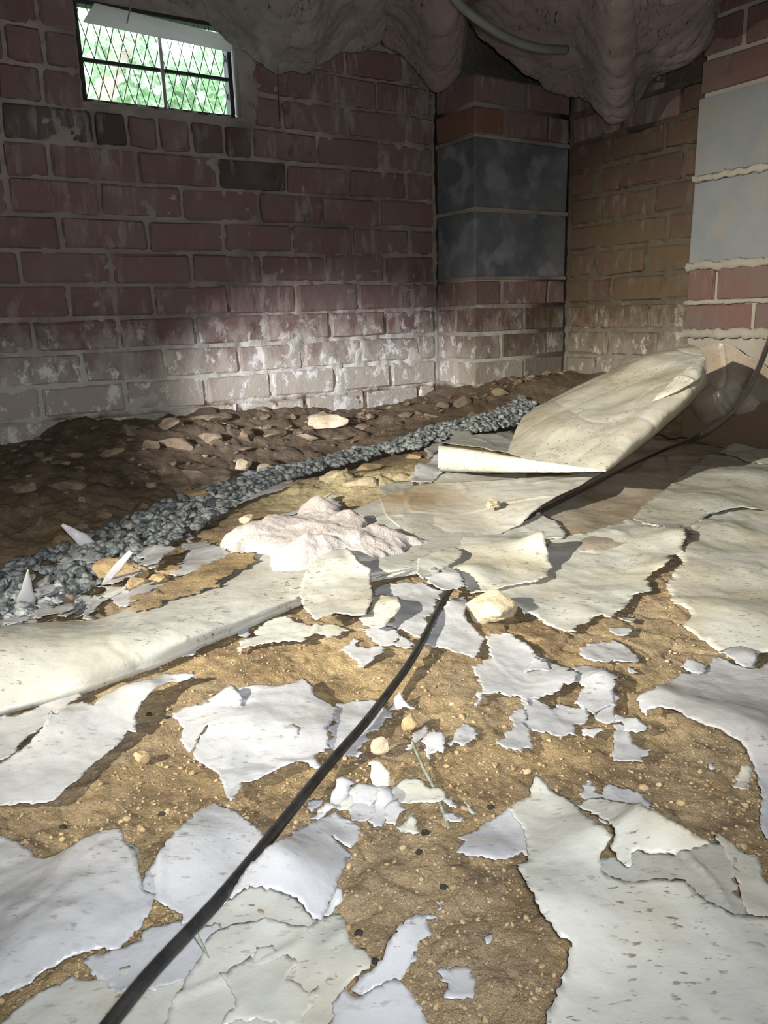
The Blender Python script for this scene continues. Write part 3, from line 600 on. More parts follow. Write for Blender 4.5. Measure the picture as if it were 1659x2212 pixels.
    recenter(o); tag(o, label, cat, group); SHEETS.append(o); return o

S = sheet
# --- right side, far to near
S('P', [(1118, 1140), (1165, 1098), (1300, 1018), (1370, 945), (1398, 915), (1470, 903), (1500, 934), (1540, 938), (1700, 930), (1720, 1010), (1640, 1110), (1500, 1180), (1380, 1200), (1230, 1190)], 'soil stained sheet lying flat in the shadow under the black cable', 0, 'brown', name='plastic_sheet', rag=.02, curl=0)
S('C', [(420, 838), (560, 815), (640, 800), (760, 762), (890, 728), (1050, 775), (1210, 765), (1190, 830), (1150, 930), (1090, 940), (1102, 962), (1040, 1010), (985, 1035), (955, 1075), (995, 1140), (930, 1155), (850, 1210), (800, 1260), (740, 1300), (700, 1285), (640, 1300), (560, 1335), (545, 1385), (450, 1370), (350, 1322), (300, 1286), (250, 1288), (190, 1220), (60, 1145), (-40, 1150), (100, 1060), (250, 950)], 'cream sheet with a deep notch and shadow, right of the pale rock', 1, 'cream', name='plastic_sheet', lifts=[(1180, 850, .05, .016), (1090, 1000, .03, .008), (230, 1240, .03, .006)], rag=.06)
S('P', [(1493, 1137), (1487, 1160), (1470, 1185), (1466, 1205), (1472, 1222), (1454, 1240), (1438, 1263), (1443, 1283), (1454, 1301), (1480, 1316), (1488, 1342), (1478, 1360), (1502, 1377), (1536, 1400), (1549, 1409), (1577, 1421), (1607, 1437), (1622, 1444), (1633, 1433), (1638, 1412), (1720, 1395), (1720, 1100), (1620, 1085), (1540, 1105)], 'wide creased cream sheet running out of the right edge', 1, 'cream', name='plastic_sheet', lifts=[(1600, 1340, .06, .012), (1560, 1150, .05, .012)], rag=.05)
S('C', [(870, 728), (930, 650), (1050, 570), (1180, 460), (1300, 352), (1420, 362), (1540, 395), (1720, 430), (1720, 700), (1500, 660), (1330, 690), (1220, 768), (1130, 785), (1050, 780), (960, 760)], 'raised dusty sheet behind the creased cream one at the right edge', 2, 'dirty', name='plastic_sheet', lifts=[(1300, 640, .09, .014), (1550, 500, .12, .02)], rag=.02)
S('C', [(1370, 340), (1440, 285), (1560, 285), (1650, 270), (1720, 250), (1720, 420), (1540, 400)], 'small dusty sheet corner farthest back at the right edge', 3, 'dirty', name='plastic_sheet', rag=.02, lifts=[(1500, 300, .05, .012)])
# --- middle
S('E', [(830, 70), (900, 30), (1100, 20), (1230, 70), (1215, 120), (1170, 200), (1130, 290), (1100, 352), (1020, 318), (985, 292), (960, 300), (890, 275), (880, 150)], 'grey white sheet just left of the cable, beneath the round sheet', 1, 'clean', name='plastic_sheet')
S('E', [(1110, 372), (1150, 290), (1190, 220), (1240, 160), (1290, 110), (1350, 102), (1385, 150), (1350, 180), (1352, 240), (1400, 280), (1468, 340), (1440, 420), (1403, 462), (1300, 430), (1240, 405)], 'smooth curved sheet between the cable and the pale rock', 2, 'clean', name='plastic_sheet', lifts=[(1270, 180, .03, .01)], rag=.02)
S('E', [(35, 410), (50, 380), (110, 350), (180, 330), (130, 310), (190, 265), (270, 225), (325, 218), (370, 258), (480, 275), (600, 270), (685, 298), (625, 332), (580, 350), (540, 332), (430, 342), (405, 370), (330, 368), (250, 370), (180, 388), (110, 400), (50, 425)], 'long pointed flake below the folded roll, left of the round sheet', 1, 'cream')
S('E', [(735, 290), (800, 284), (880, 275), (935, 282), (962, 320), (970, 345), (940, 380), (880, 390), (830, 368), (775, 330)], 'rounded flake touching the bottom of the round sheet', 1, 'clean')
S('E', [(930, 380), (985, 338), (1028, 345), (1032, 362), (1055, 375), (1050, 402), (990, 402)], 'small jagged flake just left of the cable under the round sheet', 2, 'clean')
S('E', [(652, 388), (712, 345), (730, 370), (742, 400), (800, 405), (870, 390), (888, 410), (868, 445), (820, 472), (760, 512), (738, 510), (730, 482), (680, 452), (655, 422)], 'boomerang shaped flake alone on soil below the round sheet', 0, 'clean')
S('E', [(915, 755), (940, 700), (975, 655), (1000, 700), (1030, 735), (1065, 740), (1060, 750), (990, 745), (960, 755)], 'small pyramid shaped flake standing up right of the cable', 1, 'clean', lifts=[(985, 690, .012, .012)], rag=.03)
S('E', [(1000, 990), (1050, 900), (1130, 845), (1135, 900), (1095, 935), (1060, 965), (1040, 988)], 'leftmost shard of the trio by the twig, grey and half buried', 0, 'clean')
S('E', [(1091, 940), (1140, 885), (1225, 885), (1232, 940), (1225, 1012), (1190, 992), (1150, 1010), (1140, 1045), (1120, 1000), (1128, 962)], 'middle shard of the trio by the twig, square and bright', 1, 'clean', lifts=[(1190, 920, .015, .006)])
S('E', [(1250, 960), (1290, 910), (1330, 840), (1370, 850), (1425, 900), (1400, 930), (1340, 975), (1300, 950), (1270, 967)], 'rightmost shard of the trio by the twig, with a small crack', 0, 'clean')
S('F', [(55, 320), (190, 325), (195, 350), (230, 375), (290, 410), (320, 440), (400, 475), (520, 510), (555, 600), (430, 660), (330, 700), (270, 742), (215, 690), (170, 692), (100, 660), (50, 672), (10, 700), (-20, 745), (-42, 720), (-30, 670), (5, 640), (-30, 560), (-60, 505), (20, 470), (40, 420), (30, 380)], 'large grey white sheet right of the cable with a small flake on it', 1, 'clean', name='plastic_sheet', lifts=[(520, 590, .03, .008)])
S('F', [(215, 700), (330, 705), (380, 730), (415, 765), (438, 730), (520, 740), (605, 742), (622, 800), (590, 850), (550, 845), (560, 920), (490, 915), (400, 905), (380, 890), (330, 895), (285, 880), (235, 840), (250, 800)], 'wide ragged flake below the large grey sheet right of the cable', 0, 'clean')
S('F', [(190, 760), (230, 740), (240, 830), (280, 890), (300, 960), (305, 995), (240, 998), (235, 1015), (150, 1000), (80, 960), (80, 940), (120, 930), (130, 900), (180, 850)], 'narrow ragged flake hanging down left of the wide ragged flake', 1, 'clean')
S('F', [(530, 515), (640, 505), (730, 520), (735, 545), (800, 550), (790, 620), (760, 690), (700, 750), (650, 790), (600, 760), (560, 690), (600, 630)], 'crumpled two layer flake right of the large grey sheet', 1, 'clean', lifts=[(700, 600, .02, .01)])
S('F', [(655, 790), (690, 730), (770, 660), (800, 700), (770, 780), (820, 800), (780, 830), (700, 830)], 'torn lower corner of the crumpled flake lying in its shadow', 0, 'clean')
S('F', [(760, 860), (800, 850), (860, 900), (920, 990), (985, 990), (975, 1020), (920, 1040), (935, 1075), (850, 1070), (765, 1060), (772, 980)], 'arrow shaped flake pointing down on open soil', 1, 'clean')
S('F', [(565, 440), (610, 380), (660, 370), (760, 350), (810, 370), (860, 400), (900, 440), (912, 458), (880, 485), (800, 480), (740, 485), (660, 485), (600, 470)], 'flat oval flake on golden soil under the notched cream sheet', 0, 'clean', rag=.1)
S('F', [(730, 285), (800, 290), (860, 300), (880, 315), (840, 345), (790, 345), (740, 320)], 'small flake between the oval flake and the notched cream sheet', 0, 'clean')
S('F', [(790, 235), (870, 225), (905, 235), (870, 260), (820, 250)], 'tiny bright flake close beneath the notched cream sheet', 0, 'clean')
S('F', [(780, 790), (880, 810), (940, 850), (945, 890), (890, 910), (820, 870), (770, 830)], 'curled papery flake above the arrow shaped flake', 2, 'clean', lifts=[(880, 850, .012, .006)])
S('F', [(575, 885), (640, 880), (712, 870), (700, 900), (650, 925), (590, 915)], 'thin broken chip between the ragged and arrow flakes', 0, 'clean')
S('F', [(250, 540), (310, 450), (345, 470), (380, 480), (400, 515), (425, 548), (340, 525)], 'small triangular flake resting on the large grey sheet', 3, 'clean', lifts=[(300, 470, .01, .004)])
S('F', [(845, 512), (880, 515), (905, 545), (855, 540)], 'tiny chip on soil right of the crumpled flake', 0, 'clean')
S('F', [(1445, 1200), (1490, 1130), (1500, 1100), (1575, 1090), (1560, 1150), (1560, 1190), (1500, 1230), (1470, 1225)], 'curled cream chip at the right against the long grey sheet', 2, 'cream', lifts=[(1500, 1110, .012, .006)])
S('F', [(1315, 1085), (1345, 1080), (1350, 1110), (1325, 1115)], 'lone tiny square chip on bare soil at the right', 0, 'clean')
S('F', [(900, 690), (945, 650), (1010, 630), (1150, 560), (1280, 530), (1340, 460), (1380, 455), (1480, 500), (1560, 522), (1720, 430), (1720, 1700), (1640, 1500), (1605, 1400), (1612, 1310), (1625, 1250), (1580, 1090), (1530, 980), (1480, 930), (1420, 900), (1380, 880), (1260, 840), (1140, 770), (1040, 745), (965, 760), (950, 800), (922, 775)], 'long grey sheet with a curled tip running down the right edge', 2, 'clean', name='plastic_sheet', lifts=[(940, 700, .03, .012), (1350, 850, .05, .014), (1560, 1000, .04, .012)], rag=.04)
S('F', [(1155, 512), (1190, 465), (1290, 490), (1283, 552), (1220, 540)], 'upturned tab on the back edge of the long grey sheet', 3, 'clean', lifts=[(1190, 490, .015, .008)])
S('F', [(1365, 428), (1440, 405), (1530, 400), (1592, 420), (1590, 470), (1560, 522), (1480, 498), (1430, 462)], 'bright torn tongue below the wide creased sheet at the right', 3, 'clean', lifts=[(1540, 460, .02, .006)])
# --- left and centre
S('D', [(-60, 830), (250, 730), (320, 700), (470, 625), (452, 700), (400, 740), (350, 790), (290, 780), (200, 900), (100, 1000), (0, 1060), (-60, 1090)], 'grey sheet in shade under the roll at the left edge', 0, 'clean', name='plastic_sheet')
S('D', [(-60, 1050), (0, 1070), (60, 1035), (130, 990), (180, 940), (250, 860), (290, 770), (328, 780), (370, 742), (480, 722), (550, 742), (590, 690), (700, 625), (850, 590), (960, 552), (1010, 567), (1110, 557), (1145, 568), (1060, 600), (970, 612), (890, 650), (820, 730), (790, 800), (790, 895), (740, 885), (650, 990), (560, 1060), (480, 1140), (400, 1210), (310, 1285), (150, 1298), (-60, 1312)], 'shiny white sheet with a curled tail below the roll at left', 2, 'clean', name='plastic_sheet', lifts=[(820, 680, .03, .012), (200, 900, .03, .010), (430, 850, .05, .008), (1100, 560, .015, .006)], rag=.03)
S('D', [(852, 492), (900, 462), (1000, 428), (1120, 385), (1165, 400), (1120, 442), (1060, 450), (1000, 446), (950, 470), (905, 466)], 'sliver of sheet peeping out beneath the middle of the roll', 0, 'clean')
S('D', [(1375, 320), (1440, 262), (1452, 318), (1420, 345), (1380, 338)], 'small grey chip at the lower edge of the roll', 0, 'clean')
S('E', [(555, 880), (595, 815), (590, 745), (700, 705), (840, 700), (880, 740), (915, 770), (942, 812), (880, 800), (860, 850), (800, 930), (745, 1042), (640, 1025), (600, 1000), (560, 970)], 'thin sheet crossed by the cable at the picture centre', 1, 'clean', name='plastic_sheet')
S('P', [(376, 1545), (424, 1524), (430, 1528), (467, 1515), (497, 1490), (513, 1490), (523, 1484), (557, 1480), (590, 1482), (612, 1480), (657, 1467), (672, 1478), (679, 1500), (709, 1519), (730, 1530), (722, 1550), (708, 1580), (712, 1615), (683, 1628), (685, 1646), (688, 1666), (664, 1653), (642, 1650), (612, 1661), (575, 1680), (548, 1693), (522, 1695), (507, 1725), (501, 1734), (486, 1710), (460, 1665), (418, 1631), (430, 1603), (452, 1563), (425, 1600), (411, 1625), (389, 1601), (385, 1560)], 'large cracked white sheet with a pointed lower tip, left of the cable', 2, 'clean', name='plastic_sheet', lifts=[(520, 1560, .03, .006), (640, 1600, .03, .005)], rag=.06)
S('P', [(425, 1528), (497, 1489), (512, 1492), (526, 1510), (527, 1530), (510, 1536), (495, 1527), (480, 1540), (440, 1545)], 'crinkled flap lifting off the back of the cracked sheet', 3, 'clean', lifts=[(500, 1505, .012, .006)])
S('P', [(612, 1575), (630, 1562), (645, 1575), (645, 1592), (632, 1604), (616, 1600)], 'small round blister flake in the middle of the cracked sheet', 4, 'clean', lifts=[(630, 1585, .01, .004)])
# --- shard heap in the centre
g_ = None
_S0 = S
def S(src, pts, label, *a, **k):   # the shards of the heap overlap one another
    if 'heap' in label:
        mx = sum(p[0] for p in pts)/len(pts); my = sum(p[1] for p in pts)/len(pts); pts = [(mx+(p[0]-mx)*1.25, my+(p[1]-my)*1.25) for p in pts]
    return _S0(src, pts, label, *a, **k)
S('H', [(575, 100), (595, 40), (610, -20), (640, -40), (700, -10), (660, 60), (620, 120)], 'translucent curled shard at the left of the central shard heap', 0, 'clean', lifts=[(640, 0, .015, .01)])
S('E', [(640, 1310), (600, 1240), (640, 1190), (700, 1210), (690, 1260)], 'pale shard at the back left of the central shard heap', 1, 'cream')
S('E', [(798, 1095), (870, 1100), (905, 1130), (905, 1180), (880, 1222), (830, 1200), (818, 1140)], 'upright round topped shard at the back of the central heap', 2, 'cream', lifts=[(860, 1120, .014, .01)])
S('E', [(690, 1235), (740, 1190), (820, 1210), (862, 1262), (800, 1300), (720, 1290)], 'cracked glossy shard in the middle of the central heap', 2, 'clean', lifts=[(770, 1230, .014, .006)])
S('H', [(690, 50), (740, 10), (790, 70), (770, 110), (700, 130), (640, 130)], 'long flat shard at the front left of the central heap', 1, 'cream')
S('H', [(780, 70), (840, 80), (830, 140), (790, 190), (700, 190), (690, 130)], 'broad shard at the front of the central heap', 2, 'clean')
S('H', [(850, 30), (912, 20), (927, 70), (900, 140), (870, 200), (830, 212), (840, 130)], 'tall bright shard at the right of the central heap', 3, 'clean', lifts=[(880, 60, .01, .006)])
S('H', [(890, 150), (960, 105), (1000, 150), (965, 180), (945, 217), (905, 205)], 'rectangular shard fallen off the front right of the central heap', 3, 'clean')
S('E', [(925, 1240), (960, 1210), (1020, 1175), (1080, 1175), (1130, 1220), (1190, 1225), (1210, 1250), (1150, 1285), (1050, 1285), (930, 1280)], 'smooth wide flake right of the central shard heap', 1, 'cream')
S('H', [(1210, 40), (1240, 60), (1305, 110), (1300, 132), (1260, 122), (1230, 90)], 'narrow broken chip right of the smooth wide flake', 0, 'clean')
S('H', [(1220, 162), (1260, 150), (1290, 175), (1335, 180), (1322, 220), (1260, 210)], 'small jagged chip beside the lower end of the twig', 0, 'clean')
S('H', [(1335, 80), (1380, 98), (1420, 140), (1400, 165), (1370, 130)], 'leaf shaped chip left of the big right hand sheet', 0, 'clean')
S('H', [(965, 235), (1030, 170), (1060, 210), (1075, 267), (1010, 260)], 'triangular cream chip below the central shard heap', 0, 'cream')
S('H', [(447, 130), (480, 90), (525, 85), (520, 110), (470, 150)], 'left outlying chip of the central shard heap', 0, 'clean')
S('H', [(468, 182), (520, 128), (570, 105), (600, 120), (520, 182)], 'folded strip along the left foot of the central heap', 0, 'clean', lifts=[(560, 120, .01, .006)])
# --- foreground
S('G', [(-60, 300), (20, 300), (100, 335), (170, 375), (225, 412), (330, 380), (430, 345), (540, 295), (640, 262), (705, 252), (715, 300), (728, 350), (765, 358), (790, 400), (800, 450), (812, 540), (820, 600), (905, 640), (885, 700), (850, 770), (810, 830), (740, 900), (680, 955), (600, 950), (540, 952), (440, 978), (340, 1022), (260, 1066), (180, 1130), (100, 1172), (0, 1203), (-80, 1225)], 'big glossy wrinkled sheet at the lower left edge', 2, 'clean', name='plastic_sheet', lifts=[(0, 1100, .05, .012), (500, 900, .05, .010), (650, 420, .04, .012), (500, 620, .05, .006)], rag=.025, wr=1.6)
S('G', [(1230, 92), (1120, 170), (1060, 235), (1000, 295), (950, 370), (900, 430), (850, 490), (825, 560), (815, 610), (905, 672), (1010, 720), (1062, 742), (1045, 790), (1100, 800), (1180, 760), (1240, 690), (1290, 620), (1350, 540), (1420, 460), (1510, 385), (1522, 290), (1440, 215), (1340, 150)], 'shiny four sided sheet tucked under the cable, lower left', 1, 'clean', name='plastic_sheet', lifts=[(980, 420, .05, .014)], rag=.025)
S('G', [(490, 988), (600, 980), (700, 940), (830, 862), (900, 820), (960, 808), (1060, 800), (1150, 830), (1300, 830), (1300, 1000), (1100, 1120), (900, 1200), (720, 1200), (640, 1165), (580, 1112), (520, 1050)], 'crinkled shiny sheet left of the cable near the bottom edge', 1, 'clean', name='plastic_sheet')
S('P', [(-30, 2260), (0, 2212), (56, 2165), (93, 2140), (130, 2124), (160, 2106), (176, 2118), (217, 2116), (262, 2096), (330, 2080), (400, 2010), (470, 1960), (500, 1940), (556, 1905), (620, 1925), (680, 1985), (690, 2020), (700, 2260)], 'broad dull sheet under the cable along the bottom edge', 0, 'cream', name='plastic_sheet', rag=.03)
S('P', [(400, 2120), (455, 2025), (500, 1998), (540, 1993), (580, 1988), (620, 1994), (650, 2003), (668, 2010), (695, 1984), (732, 1977), (748, 1992), (745, 2010), (758, 2035), (765, 2050), (790, 2055), (803, 2075), (795, 2095), (776, 2108), (740, 2140), (760, 2170), (800, 2280), (300, 2280)], 'large cream sheet with a wavy upper edge, bottom centre', 1, 'cream', name='plastic_sheet', rag=.03, lifts=[(580, 2000, .03, .006), (780, 2080, .03, .005)])
S('H', [(0, 600), (60, 520), (120, 440), (190, 375), (290, 320), (380, 260), (470, 215), (520, 185), (600, 150), (690, 200), (742, 235), (742, 290), (700, 362), (640, 335), (575, 288), (636, 345), (692, 378), (680, 430), (640, 500), (612, 560), (600, 610), (570, 660), (540, 720), (520, 760), (480, 767), (440, 720), (400, 668), (340, 650), (270, 620), (210, 600), (150, 585), (80, 590), (30, 620), (-60, 690)], 'large smooth sheet with a raised curling front edge, right of the cable', 3, 'clean', name='plastic_sheet', lifts=[(150, 590, .045, .020), (350, 640, .03, .012), (450, 260, .05, .006)], rag=.025)
S('H', [(600, 590), (640, 630), (642, 672), (600, 702), (550, 745), (530, 738), (570, 660)], 'small glossy curl at the lower right corner of the raised sheet', 2, 'clean', lifts=[(620, 630, .012, .008)])
S('H', [(-60, 1090), (0, 1060), (50, 1030), (130, 1000), (140, 940), (200, 920), (250, 930), (300, 970), (385, 1025), (350, 1070), (318, 1113), (400, 1140), (450, 1200), (500, 1130), (575, 1075), (520, 1160), (440, 1290), (380, 1400), (-60, 1400), (20, 1290), (0, 1200)], 'pale jagged sheet lying on top at the bottom centre', 3, 'cream', name='plastic_sheet', rag=.06)
S('H', [(1195, 765), (1185, 745), (1110, 740), (1040, 765), (985, 810), (940, 870), (905, 920), (870, 1000), (840, 1040), (800, 1075), (740, 1100), (690, 1190), (740, 1220), (850, 1170), (910, 1150), (990, 1115), (1020, 1040), (1060, 960), (1150, 860), (1140, 800), (1125, 775)], 'arched strip of sheet reaching out onto bare soil, bottom centre', 2, 'clean', name='plastic_strip', lifts=[(950, 890, .04, .018)], rag=.03)
S('H', [(1045, 970), (1078, 990), (1062, 1025), (1018, 1032)], 'bright corner poking out under the arched strip', 1, 'clean')
S('H', [(585, 1260), (620, 1212), (655, 1160), (700, 1210), (745, 1210), (830, 1150), (890, 1115), (960, 1110), (1010, 1150), (1060, 1220), (1110, 1300), (1190, 1420), (520, 1420), (600, 1320)], 'thick pale sheet with rounded corner at the bottom edge', 4, 'clean', name='plastic_sheet', rag=.02, lifts=[(900, 1130, .03, .008)])
S('H', [(1195, 1080), (1220, 1050), (1260, 1062), (1300, 1045), (1388, 1050), (1385, 1085), (1410, 1120), (1400, 1160), (1397, 1222), (1330, 1235), (1230, 1232), (1230, 1210), (1247, 1140), (1200, 1130)], 'lone square flake on soil near the bottom edge', 1, 'clean')
S('H', [(1185, 660), (1205, 665), (1215, 720), (1195, 730)], 'thin splinter standing above the arched strip', 1, 'clean')
S('H', [(1460, 900), (1490, 855), (1515, 860), (1500, 910), (1475, 920)], 'tiny two lobed chip left of the big right sheet', 0, 'clean')
# --- lower right group
S('P', [(1268, 1687), (1285, 1700), (1300, 1718), (1322, 1697), (1360, 1703), (1392, 1714), (1412, 1752), (1380, 1800), (1300, 1780), (1255, 1722)], 'bluish sheet showing behind the creamy folded flap', 1, 'clean', name='plastic_sheet')
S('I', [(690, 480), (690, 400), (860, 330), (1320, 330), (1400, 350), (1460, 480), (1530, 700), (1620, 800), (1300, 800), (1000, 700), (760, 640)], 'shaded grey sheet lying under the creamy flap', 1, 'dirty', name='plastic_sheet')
S('I', [(1365, 262), (1350, 300), (1400, 350), (1460, 480), (1500, 650), (1560, 790), (1740, 850), (1740, 700), (1650, 560), (1590, 390), (1500, 382), (1420, 300)], 'pale strip at the right edge beside the shaded grey sheet', 2, 'cream', name='plastic_strip', rag=.03)
S('H', [(1300, 290), (1400, 250), (1450, 210), (1560, 160), (1640, 100), (1700, 180), (1730, 290), (1737, 430), (1680, 385), (1615, 415), (1530, 425), (1380, 410), (1298, 400), (1330, 340), (1345, 315)], 'pointed flake sticking out left of the big lower right sheet', 1, 'clean', name='plastic_sheet', lifts=[(1450, 410, .02, .006)], rag=.03)
S('P', [(1156, 1675), (1163, 1677), (1178, 1693), (1200, 1716), (1230, 1727), (1250, 1745), (1285, 1775), (1322, 1808), (1310, 1830), (1297, 1850), (1297, 1878), (1316, 1892), (1360, 1905), (1420, 1903), (1478, 1903), (1525, 1942), (1580, 1972), (1640, 1980), (1720, 1985), (1720, 2290), (1190, 2290), (1182, 2192), (1200, 2160), (1215, 2115), (1225, 2100), (1226, 2075), (1235, 2040), (1205, 2022), (1180, 1990), (1150, 1935), (1118, 1870), (1141, 1861), (1130, 1790), (1098, 1748), (1115, 1732), (1145, 1720)], 'largest sheet, filling the lower right corner, spotted with dirt', 3, 'cream', name='plastic_sheet', lifts=[(1310, 1830, .03, .016), (1180, 1960, .04, .014), (1480, 1960, .06, .008), (1156, 1690, .015, .008)], rag=.02)
S('I', [(555, 115), (600, 80), (700, 65), (860, 95), (960, 130), (1080, 190), (1200, 250), (1325, 328), (1290, 350), (1120, 400), (1010, 390), (940, 385), (905, 370), (868, 400), (868, 480), (840, 480), (800, 450), (740, 370), (780, 300), (740, 220), (650, 165)], 'creamy folded flap with a small dangling tongue, lower right', 4, 'cream', name='plastic_sheet', lifts=[(1200, 330, .05, .022), (1000, 370, .03, .010)], rag=.025)
# --- scraps on the gravel at left
gs = 'torn white scraps scattered along the gravel strip'
def A(pts, label, layer=1, m='clean', lifts=(), **k): return S('A', pts, label, layer, m, lifts, group=gs, **k)
A([(340, 975), (380, 940), (400, 900), (460, 885), (520, 910), (570, 930), (590, 945), (560, 985), (500, 985), (440, 960), (372, 972)], 'white scrap lying under the leaning sliver on the bank edge', off=.02)
A([(195, 1130), (240, 1110), (330, 1098), (330, 1130), (290, 1170), (240, 1182), (205, 1165)], 'pale lilac scrap right of the upright triangular one', 2, 'paper', off=.018)
A([(260, 1175), (285, 1215), (310, 1245), (430, 1205), (440, 1230), (330, 1272), (240, 1300), (205, 1290), (215, 1240)], 'notched white scrap in front of the reddish stone', 2, off=.014)
A([(300, 1182), (370, 1170), (370, 1205), (320, 1215)], 'small lilac scrap behind the reddish stone', 1, 'paper', off=.014)
A([(790, 930), (880, 880), (930, 865), (1010, 885), (1005, 910), (950, 935), (900, 1010), (860, 1020), (800, 990)], 'blue white angular scrap above the golden stones', 3, lifts=[(880, 900, .03, .008)], off=.018)
A([(640, 1080), (700, 1020), (780, 990), (830, 1000), (790, 1050), (720, 1080), (650, 1110)], 'blue white scrap between the leaning strip and golden stones', 1, off=.012)
A([(460, 1140), (550, 1110), (560, 1180), (700, 1150), (780, 1130), (880, 1085), (890, 1110), (980, 1092), (760, 1230), (715, 1240), (640, 1180), (560, 1240), (545, 1305), (480, 1310), (470, 1280), (430, 1302), (440, 1200)], 'wide tattered scrap behind the folded roll', 1)
A([(540, 1110), (600, 1120), (720, 1120), (750, 1150), (640, 1170), (560, 1200)], 'cream scrap lying on the wide tattered scrap', 2, 'cream')
A([(1060, 870), (1200, 850), (1240, 880), (1340, 925), (1300, 950), (1200, 1000), (1100, 1040), (1000, 1060), (980, 1045), (1060, 980), (1070, 930)], 'large white scrap tucked under the fallen insulation', 1, name='plastic_sheet')
A([(1070, 810), (1100, 805), (1127, 830), (1090, 862)], 'small square scrap behind the large white one', 1)
A([(965, 830), (1000, 830), (1000, 850), (970, 850)], 'tiny lilac chip among the gravel', 1, 'paper', off=.014)
A([(1160, 650), (1200, 590), (1270, 575), (1350, 600), (1440, 570), (1560, 520), (1700, 500), (1690, 540), (1540, 580), (1400, 635), (1330, 655), (1200, 668)], 'long lilac white sheet flat beside the gravel', 1, 'paper', name='plastic_sheet', rag=.02)
A([(1215, 555), (1290, 530), (1350, 545), (1400, 570), (1375, 600), (1310, 605), (1262, 578)], 'grey white curled scrap at the left of the lilac sheet', 3, 'paper', lifts=[(1300, 545, .02, .008)])
A([(1370, 490), (1382, 460), (1412, 475), (1490, 465), (1532, 500), (1480, 530), (1440, 555), (1390, 510)], 'upturned blue white scrap on the back of the lilac sheet', 4, lifts=[(1430, 480, .03, .02)])
A([(-40, 1300), (60, 1240), (100, 1225), (200, 1255), (180, 1300), (120, 1325), (-40, 1345)], 'white scrap against the back of the roll at the left edge', 1, off=.012)
A([(330, 1290), (430, 1230), (440, 1180), (455, 1200), (445, 1260), (380, 1300)], 'thin folded scrap right of the notched white one', 1, off=.01)
S('B', [(225, 735), (300, 690), (400, 660), (460, 610), (490, 625), (450, 700), (405, 727), (390, 690), (345, 700), (310, 742)], 'pale blue wishbone shaped scrap above the fallen insulation', 1, 'clean', lifts=[(460, 640, .03, .012)])
S('B', [(550, 600), (600, 580), (650, 650), (645, 688), (600, 670)], 'pale blue leaf shaped scrap behind the fallen insulation peak', 1, 'clean', lifts=[(600, 600, .02, .008)])
S('B', [(640, 690), (700, 700), (820, 725), (880, 700), (900, 640), (840, 560), (870, 520), (1040, 510), (1060, 540), (900, 600), (780, 640)], 'thin grey sheet edge between the pale mound and the orange stained sheet', 0, 'dirty')
# upright scraps (leaning sheets with real tilt)
def leaner(src, base, tip, wd_, label, m='clean', prof=(.4, .9, 1, .6, .25), grp=gs):
    ox, oy, k = K[src]; a = pixG(ox+base[0]*k, oy+base[1]*k, .006); r = ray(ox+tip[0]*k, oy+tip[1]*k); t = a[1]*.985/r[1]; b_ = CAM+r*t
    ax = b_-a; L = np.linalg.norm(ax); side = np.cross(ax, ray(ox+tip[0]*k, oy+tip[1]*k)); side /= np.linalg.norm(side); n = 14; rows = []
    for i in range(n+1):
        t = i/n; wv = wd_*k/FPX*a[1]*np.interp(t, [0, .25, .5, .75, 1], prof)*.5*(1+.06*math.sin(17*t+len(label))); c = a+ax*t
        rows.append([c+side*wv*u_+np.cross(side, ax/L)*(.05*wd_*k/FPX*a[1]*(u_*u_-1)) for u_ in np.linspace(-1, 1, 7)])
    o = link('plastic_fragment', fastgrid('plastic_fragment', np.array(rows)), M[m], None, True); md = o.modifiers.new('t', 'SOLIDIFY'); md.thickness = .0007; recenter(o); return tag(o, label, 'plastic sheet', grp)
leaner('A', (575, 915), (358, 757), 75, 'narrow lilac sliver leaning back over the bank edge', 'paper')
leaner('A', (150, 1245), (162, 1016), 105, 'tall upright triangular scrap standing in dark gravel at far left', 'clean', (1, 1, .62, .34, .02))
leaner('A', (590, 1108), (760, 912), 50, 'narrow white strip leaning up beside the sandstone slab', 'clean', (.25, .8, .95, .8, .5))
# ------------------------------------------------------------------ the long folded roll and the big curled fold
def loftsheet(name, rows, nu, nv, m, label, seed, crease=.0015, cat='plastic sheet', th=.001, fine=.0004, dents=()):
    P = loft(rows, nu, nv)
    for px, py, d, rad, amp in dents:
        c = pixD(px, py, d); w_ = np.exp(-((P-c)**2).sum(2)/rad**2); P = P+w_[..., None]*amp*FW
    N = gridnormals(P); L = fbm(P[..., 0]*16, P[..., 1]*16+P[..., 2]*16, 3, seed); F_ = fbm(P[..., 0]*60, P[..., 1]*60, 3, seed+4)
    cr = np.clip(.12-np.abs(vn(P[..., 0]*9+P[..., 2]*6, P[..., 1]*9, seed+7)), 0, .12)/.12
    P = P+N*(crease*L+fine*F_+crease*1.4*cr)[..., None]
    o = link(name, fixn(fastgrid(name, P)), M[m], None, True); md = o.modifiers.new('t', 'SOLIDIFY'); md.thickness = th; recenter(o); return tag(o, label, cat)
def gp(px, py, h): return pixG(px, py, h)
